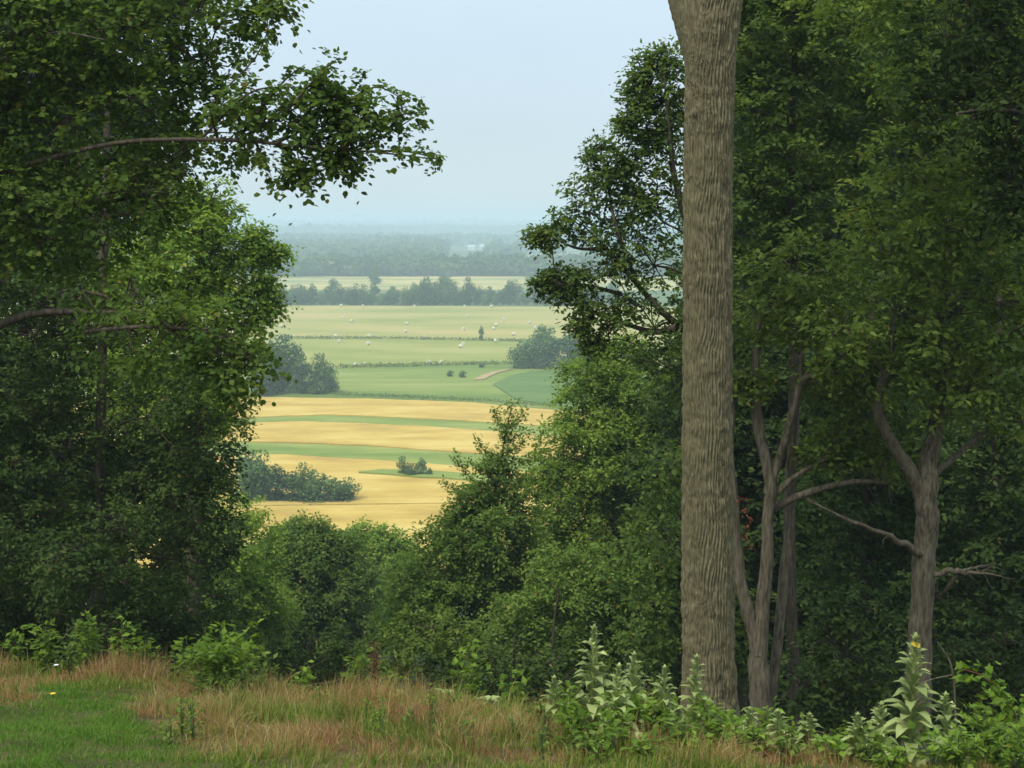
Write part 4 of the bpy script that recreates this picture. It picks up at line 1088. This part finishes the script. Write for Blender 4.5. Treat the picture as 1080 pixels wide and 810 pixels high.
WE = [
    (18, 18.2, 668, 34, 'low leafy weed at the far left end of the crest', 'leaf_weed'),
    (48, 18.0, 655, 36, 'leafy weed under the left wood, second along the crest', 'leaf_weed'),
    (72, 17.6, 672, 34, 'pale yellowish weed with small leaves near the white bloom', 'leaf_olive'),
    (95, 18.0, 650, 30, 'tall upright bright weed near the left end of the crest', 'leaf_weed'),
    (130, 18.0, 658, 42, 'broad leaved weed right of the tall upright bright one', 'leaf_weed'),
    (155, 17.8, 674, 30, 'small weed between the broad leaved weed and the big bush', 'leaf_weed'),
    (190, 17.6, 678, 30, 'low weed just left of the big green bush', 'leaf_olive'),
    (272, 17.2, 684, 36, 'loose weed leaning right of the big green bush', 'leaf_olive'),
    (322, 16.8, 696, 22, 'thin green weed alone in the brown grass', 'leaf_weed'),
    (375, 17.2, 684, 32, 'bright weed left of the reddish dock', 'leaf_weed'),
    (412, 16.8, 706, 30, 'low weed right of the reddish dock', 'leaf_weed'),
    (495, 16.2, 676, 34, 'upright bright weed in the middle of the crest', 'leaf_weed'),
    (540, 15.8, 715, 30, 'low weed right of the middle of the crest', 'leaf_weed'),
    (690, 12.03, 742, 46, 'leafy weed filling the space below the slender mullein', 'leaf_weed'),
    (745, 12.22, 735, 44, 'bright weed around the foot of the thick trunk', 'leaf_weed'),
    (610, 11.66, 748, 44, 'bright weed at the foot of the tallest left mullein', 'leaf_weed'),
    (650, 11.19, 765, 46, 'low leafy weed nearest the camera below the left group', 'leaf_weed'),
    (775, 12.78, 752, 32, 'yellow green weed right of the thick trunk', 'leaf_olive'),
    (812, 12.97, 742, 28, 'bright weed by the many stemmed foot', 'leaf_weed'),
    (870, 11.28, 778, 40, 'low weed in front of the pale low mulleins', 'leaf_weed'),
    (985, 11.09, 775, 46, 'low leafy weed below the largest mullein', 'leaf_weed'),
    (1035, 11.66, 750, 50, 'dense bright weed at the right edge under the bramble', 'leaf_weed'),
    (1070, 11.84, 758, 44, 'leafy weed in the lower right corner', 'leaf_weed'),
    (735, 11.28, 772, 40, 'low spreading weed in front of the thick trunk', 'leaf_weed'),
    (800, 11.56, 775, 36, 'low weed between trunk and pale mulleins', 'leaf_olive'),
]
for px, d, ty, wp, lb, lf in WE:
    weed(px, d - (1.6 if px < 450 else .8 if px < 560 else 0), ty + rng.uniform(-6, 6), wp * 1.05, lb, lf, n_stem=5, L=.095, dens=.8)
for px, d, ty, wp, lf in ((570, 12.6, 742, 34, 'leaf_olive'), (600, 12.2, 728, 40, 'leaf_weed'), (640, 11.6, 742, 50, 'leaf_weed'), (665, 12.0, 730, 46, 'leaf_weed'), (705, 11.8, 738, 50, 'leaf_weed'), (722, 11.4, 756, 44, 'leaf_olive'),
                          (760, 11.9, 750, 46, 'leaf_weed'), (785, 11.4, 766, 46, 'leaf_weed'), (830, 11.2, 772, 46, 'leaf_olive'), (845, 11.8, 764, 40, 'leaf_weed'), (885, 11.6, 764, 44, 'leaf_weed'), (912, 11.2, 776, 46, 'leaf_olive'),
                          (940, 11.0, 784, 50, 'leaf_weed'), (1010, 11.2, 774, 54, 'leaf_weed'), (1045, 11.5, 762, 54, 'leaf_weed'), (1072, 11.1, 772, 54, 'leaf_weed'), (620, 11.2, 772, 40, 'leaf_olive'), (680, 11.0, 780, 46, 'leaf_weed')):
    weed(px, d, ty + rng.uniform(-4, 4), wp, 'low leafy plant of the tangled green strip below the trunks', lf, n_stem=7, L=.075, group='low plants of the tangled strip', dens=1.1)
weed(235, 14.5, 662, 92, 'big rounded green bush on the left half of the crest', 'leaf_weed', .10, 16, 'oval', 'meadow_bush', 'bush', None, 1.2)
weed(236, 14.2, 692, 96, 'pale lower shoots wrapping the front of the big green bush', 'leaf_olive', .07, 12, 'long', 'meadow_bush', 'bush', None, 1.2)
weed(395, 15.2, 680, 10, 'reddish brown dock stalk standing in the middle of the brown grass', 'leaf_brown', .035, 2, 'oval', 'dock_plant', 'dock', None, 2.5, 'stem_red')

for q in range(26):
    px = float(rng.uniform(170, 640)); d = float(rng.uniform(10.6, 14.2))
    bz = foot(px, d); ty = proj(bz[0], bz[1], bz[2] + rng.uniform(.16, .34))[1]
    weed(px, d, ty, rng.uniform(12, 26), 'small green weed sprouting among the brown meadow grass', ('leaf_weed', 'leaf_olive')[q % 2], n_stem=3, L=.045, group='small weeds in the meadow', dens=1.2)

# bramble reaching in at the right, with dead stick
def bramble():
    b = foot(1062, 12.9); root = thing('bramble', 'bright leafed bramble arching in from the right edge over a mullein', 'bramble', b)
    sm, lm = MB(), MB()
    for pts in ([(1062, 790), (1060, 745), (1040, 715), (1008, 704)], [(1062, 790), (1072, 760), (1050, 735), (1030, 728)], [(1062, 790), (1040, 770), (1022, 750)], [(1064, 790), (1085, 750), (1078, 735)]):
        q = [b - UP * .02] + [P(a, c, 12.9 + rng.uniform(-.15, .15)) for a, c in pts[1:]]
        sp, sr = smooth_path(q, np.linspace(.009, .003, len(q)), 5); tube(sm, sp, sr, 5)
        leafy_line(lm, sp[4:], 62, .10, 'lobed', spread=.06, droop=.2)
    sm.build('stem', M['stem_red'], root, b); lm.build('leaves', M['leaf_weed'], root, b)
bramble()
mb = MB(); b = foot(1012, 13.1)
q = np.array([b - UP * .03, P(1008, 760, 13.1), P(1004, 705, 13.1), P(989, 677, 13.1)])
tube(mb, *smooth_path(q, [.012, .010, .009, .005], 5), sides=6)
tube(mb, *smooth_path([P(1004, 712, 13.1), P(985, 716, 13.0), P(968, 722, 12.95)], [.008, .006, .004], 4), sides=5)
o = mb.build('dead_stick', M['bark_pale'], None, b); tag(o, 'bare dead stick poking up right of the largest mullein', 'stick')
# tiny blooms
for (px, py, d, m_, lb, nm) in [(60, 702, 15.4, white, 'small white bloom in the grass at the left of the crest', 'white_flower'), (56, 760, 13.2, flower_y, 'single small yellow flower in the mown lawn', 'yellow_flower')]:
    b = foot(px, d); t = np.array([b[0], b[1], max(b[2] + .08, P(px, py, d)[2])])
    root = thing(nm, lb, 'flower', b)
    mb = MB(); tube(mb, [b - UP * .02, (b + t) / 2 + [.01, 0, 0], t], [.003, .002, .002], 5); mb.build('stem', M['stem_green'], root, b)
    mb = MB()
    for k in range(8):
        a = k * .785; hd = np.array([math.cos(a), math.sin(a), 0])
        grid_leaf(mb, t, hd + UP * .35, UP - hd * .3, .035, .02, .2)
    mb.build('petals', m_, root, b)

# ------------------------------------------------------------------ air
m, nt, N, L = mat('haze_air')
out = N.new('ShaderNodeOutputMaterial'); pv = N.new('ShaderNodeVolumePrincipled')
pv.inputs['Color'].default_value = (.74, .905, 1.0, 1); pv.inputs['Density'].default_value = .00037; pv.inputs['Anisotropy'].default_value = 0.0
L.new(pv.outputs[0], out.inputs['Volume'])
x0, x1, y0, y1, z0, z1 = -7200, 7200, -60, 12000, -1.0, 77
mb = MB()
mb.add([(x0, y0, z0), (x1, y0, z0), (x1, y1, z0), (x0, y1, z0), (x0, y0, z1), (x1, y0, z1), (x1, y1, z1), (x0, y1, z1)],
       [(0, 3, 2, 1), (4, 5, 6, 7), (0, 1, 5, 4), (1, 2, 6, 5), (2, 3, 7, 6), (3, 0, 4, 7)])
o = mb.build('haze', m); o['kind'] = 'stuff'; o['label'] = 'pale summer haze over the valley'; o['category'] = 'haze'

# ------------------------------------------------------------------ light, sky, camera
SUN_EL, SUN_AZ = 58, -142          # azimuth measured from +Y towards +X
w = bpy.data.worlds.new('World'); SC.world = w; w.use_nodes = True
nt = w.node_tree; N = nt.nodes; L = nt.links
bg = N['Background']
sky = N.new('ShaderNodeTexSky'); sky.sky_type = 'NISHITA'; sky.sun_disc = False
sky.sun_elevation = R(SUN_EL); sky.sun_rotation = R(SUN_AZ)
sky.air_density = 1.0; sky.dust_density = 1.0; sky.ozone_density = 1.0; sky.altitude = 100
mx = N.new('ShaderNodeMix'); mx.data_type = 'RGBA'; mx.inputs[0].default_value = .8       # thin high overcast veiling the blue
L.new(sky.outputs[0], mx.inputs[6])
tc = N.new('ShaderNodeTexCoord'); sx = N.new('ShaderNodeSeparateXYZ'); L.new(tc.outputs['Generated'], sx.inputs[0])
cl = N.new('ShaderNodeMath'); cl.operation = 'MAXIMUM'; cl.inputs[1].default_value = 0; L.new(sx.outputs[2], cl.inputs[0])
ma = N.new('ShaderNodeMath'); ma.operation = 'MULTIPLY_ADD'; ma.inputs[1].default_value = 1.1; ma.inputs[2].default_value = 1.0; L.new(cl.outputs[0], ma.inputs[0])
nz = N.new('ShaderNodeTexNoise'); nz.inputs['Scale'].default_value = 2.5; nz.inputs['Detail'].default_value = 5
mpw = N.new('ShaderNodeMapping'); mpw.inputs['Scale'].default_value = (1, 1, 4); L.new(tc.outputs['Generated'], mpw.inputs[0]); L.new(mpw.outputs[0], nz.inputs['Vector'])
mrn = N.new('ShaderNodeMapRange'); mrn.inputs[1].default_value = .3; mrn.inputs[2].default_value = .7; mrn.inputs[3].default_value = .95; mrn.inputs[4].default_value = 1.05; L.new(nz.outputs[0], mrn.inputs[0])
mu = N.new('ShaderNodeMath'); mu.operation = 'MULTIPLY'; L.new(ma.outputs[0], mu.inputs[0]); L.new(mrn.outputs[0], mu.inputs[1])
vm = N.new('ShaderNodeVectorMath'); vm.operation = 'SCALE'; vm.inputs[0].default_value = (4.75, 5.75, 6.5); L.new(mu.outputs[0], vm.inputs['Scale'])
L.new(vm.outputs[0], mx.inputs[7])
L.new(mx.outputs[2], bg.inputs[0]); bg.inputs[1].default_value = .115
ld = bpy.data.lights.new('sun', 'SUN'); ld.energy = 2.6; ld.angle = R(16); ld.color = (1, .95, .87)
lo = bpy.data.objects.new('sun', ld); COL.objects.link(lo); lo.location = (0, 0, 120)
dv = Vector((math.sin(R(SUN_AZ)) * math.cos(R(SUN_EL)), math.cos(R(SUN_AZ)) * math.cos(R(SUN_EL)), math.sin(R(SUN_EL))))
lo.rotation_euler = dv.to_track_quat('Z', 'Y').to_euler()

cd = bpy.data.cameras.new('camera'); cam = bpy.data.objects.new('camera', cd); COL.objects.link(cam)
cd.sensor_width = 36; cd.lens = 36 * F / 1080; cd.clip_end = 40000; cd.clip_start = .1
cam.location = (0, 0, CAMZ); cam.rotation_euler = (math.pi / 2 - PITCH, 0, 0)
cd.dof.use_dof = True; cd.dof.focus_distance = 24; cd.dof.aperture_fstop = 5.0
SC.camera = cam
SC.view_settings.view_transform = 'Standard'; SC.view_settings.look = 'None'; SC.view_settings.exposure = 0.2; SC.view_settings.gamma = 1
SC.render.engine = 'CYCLES'
cy = SC.cycles
cy.max_bounces = 7; cy.diffuse_bounces = 4; cy.glossy_bounces = 1; cy.transmission_bounces = 4; cy.volume_bounces = 1; cy.transparent_max_bounces = 4
cy.use_denoising = True
try: cy.denoiser = 'OPENIMAGEDENOISE'
except Exception: pass
cy.use_adaptive_sampling = False
cy.caustics_reflective = False; cy.caustics_refractive = False
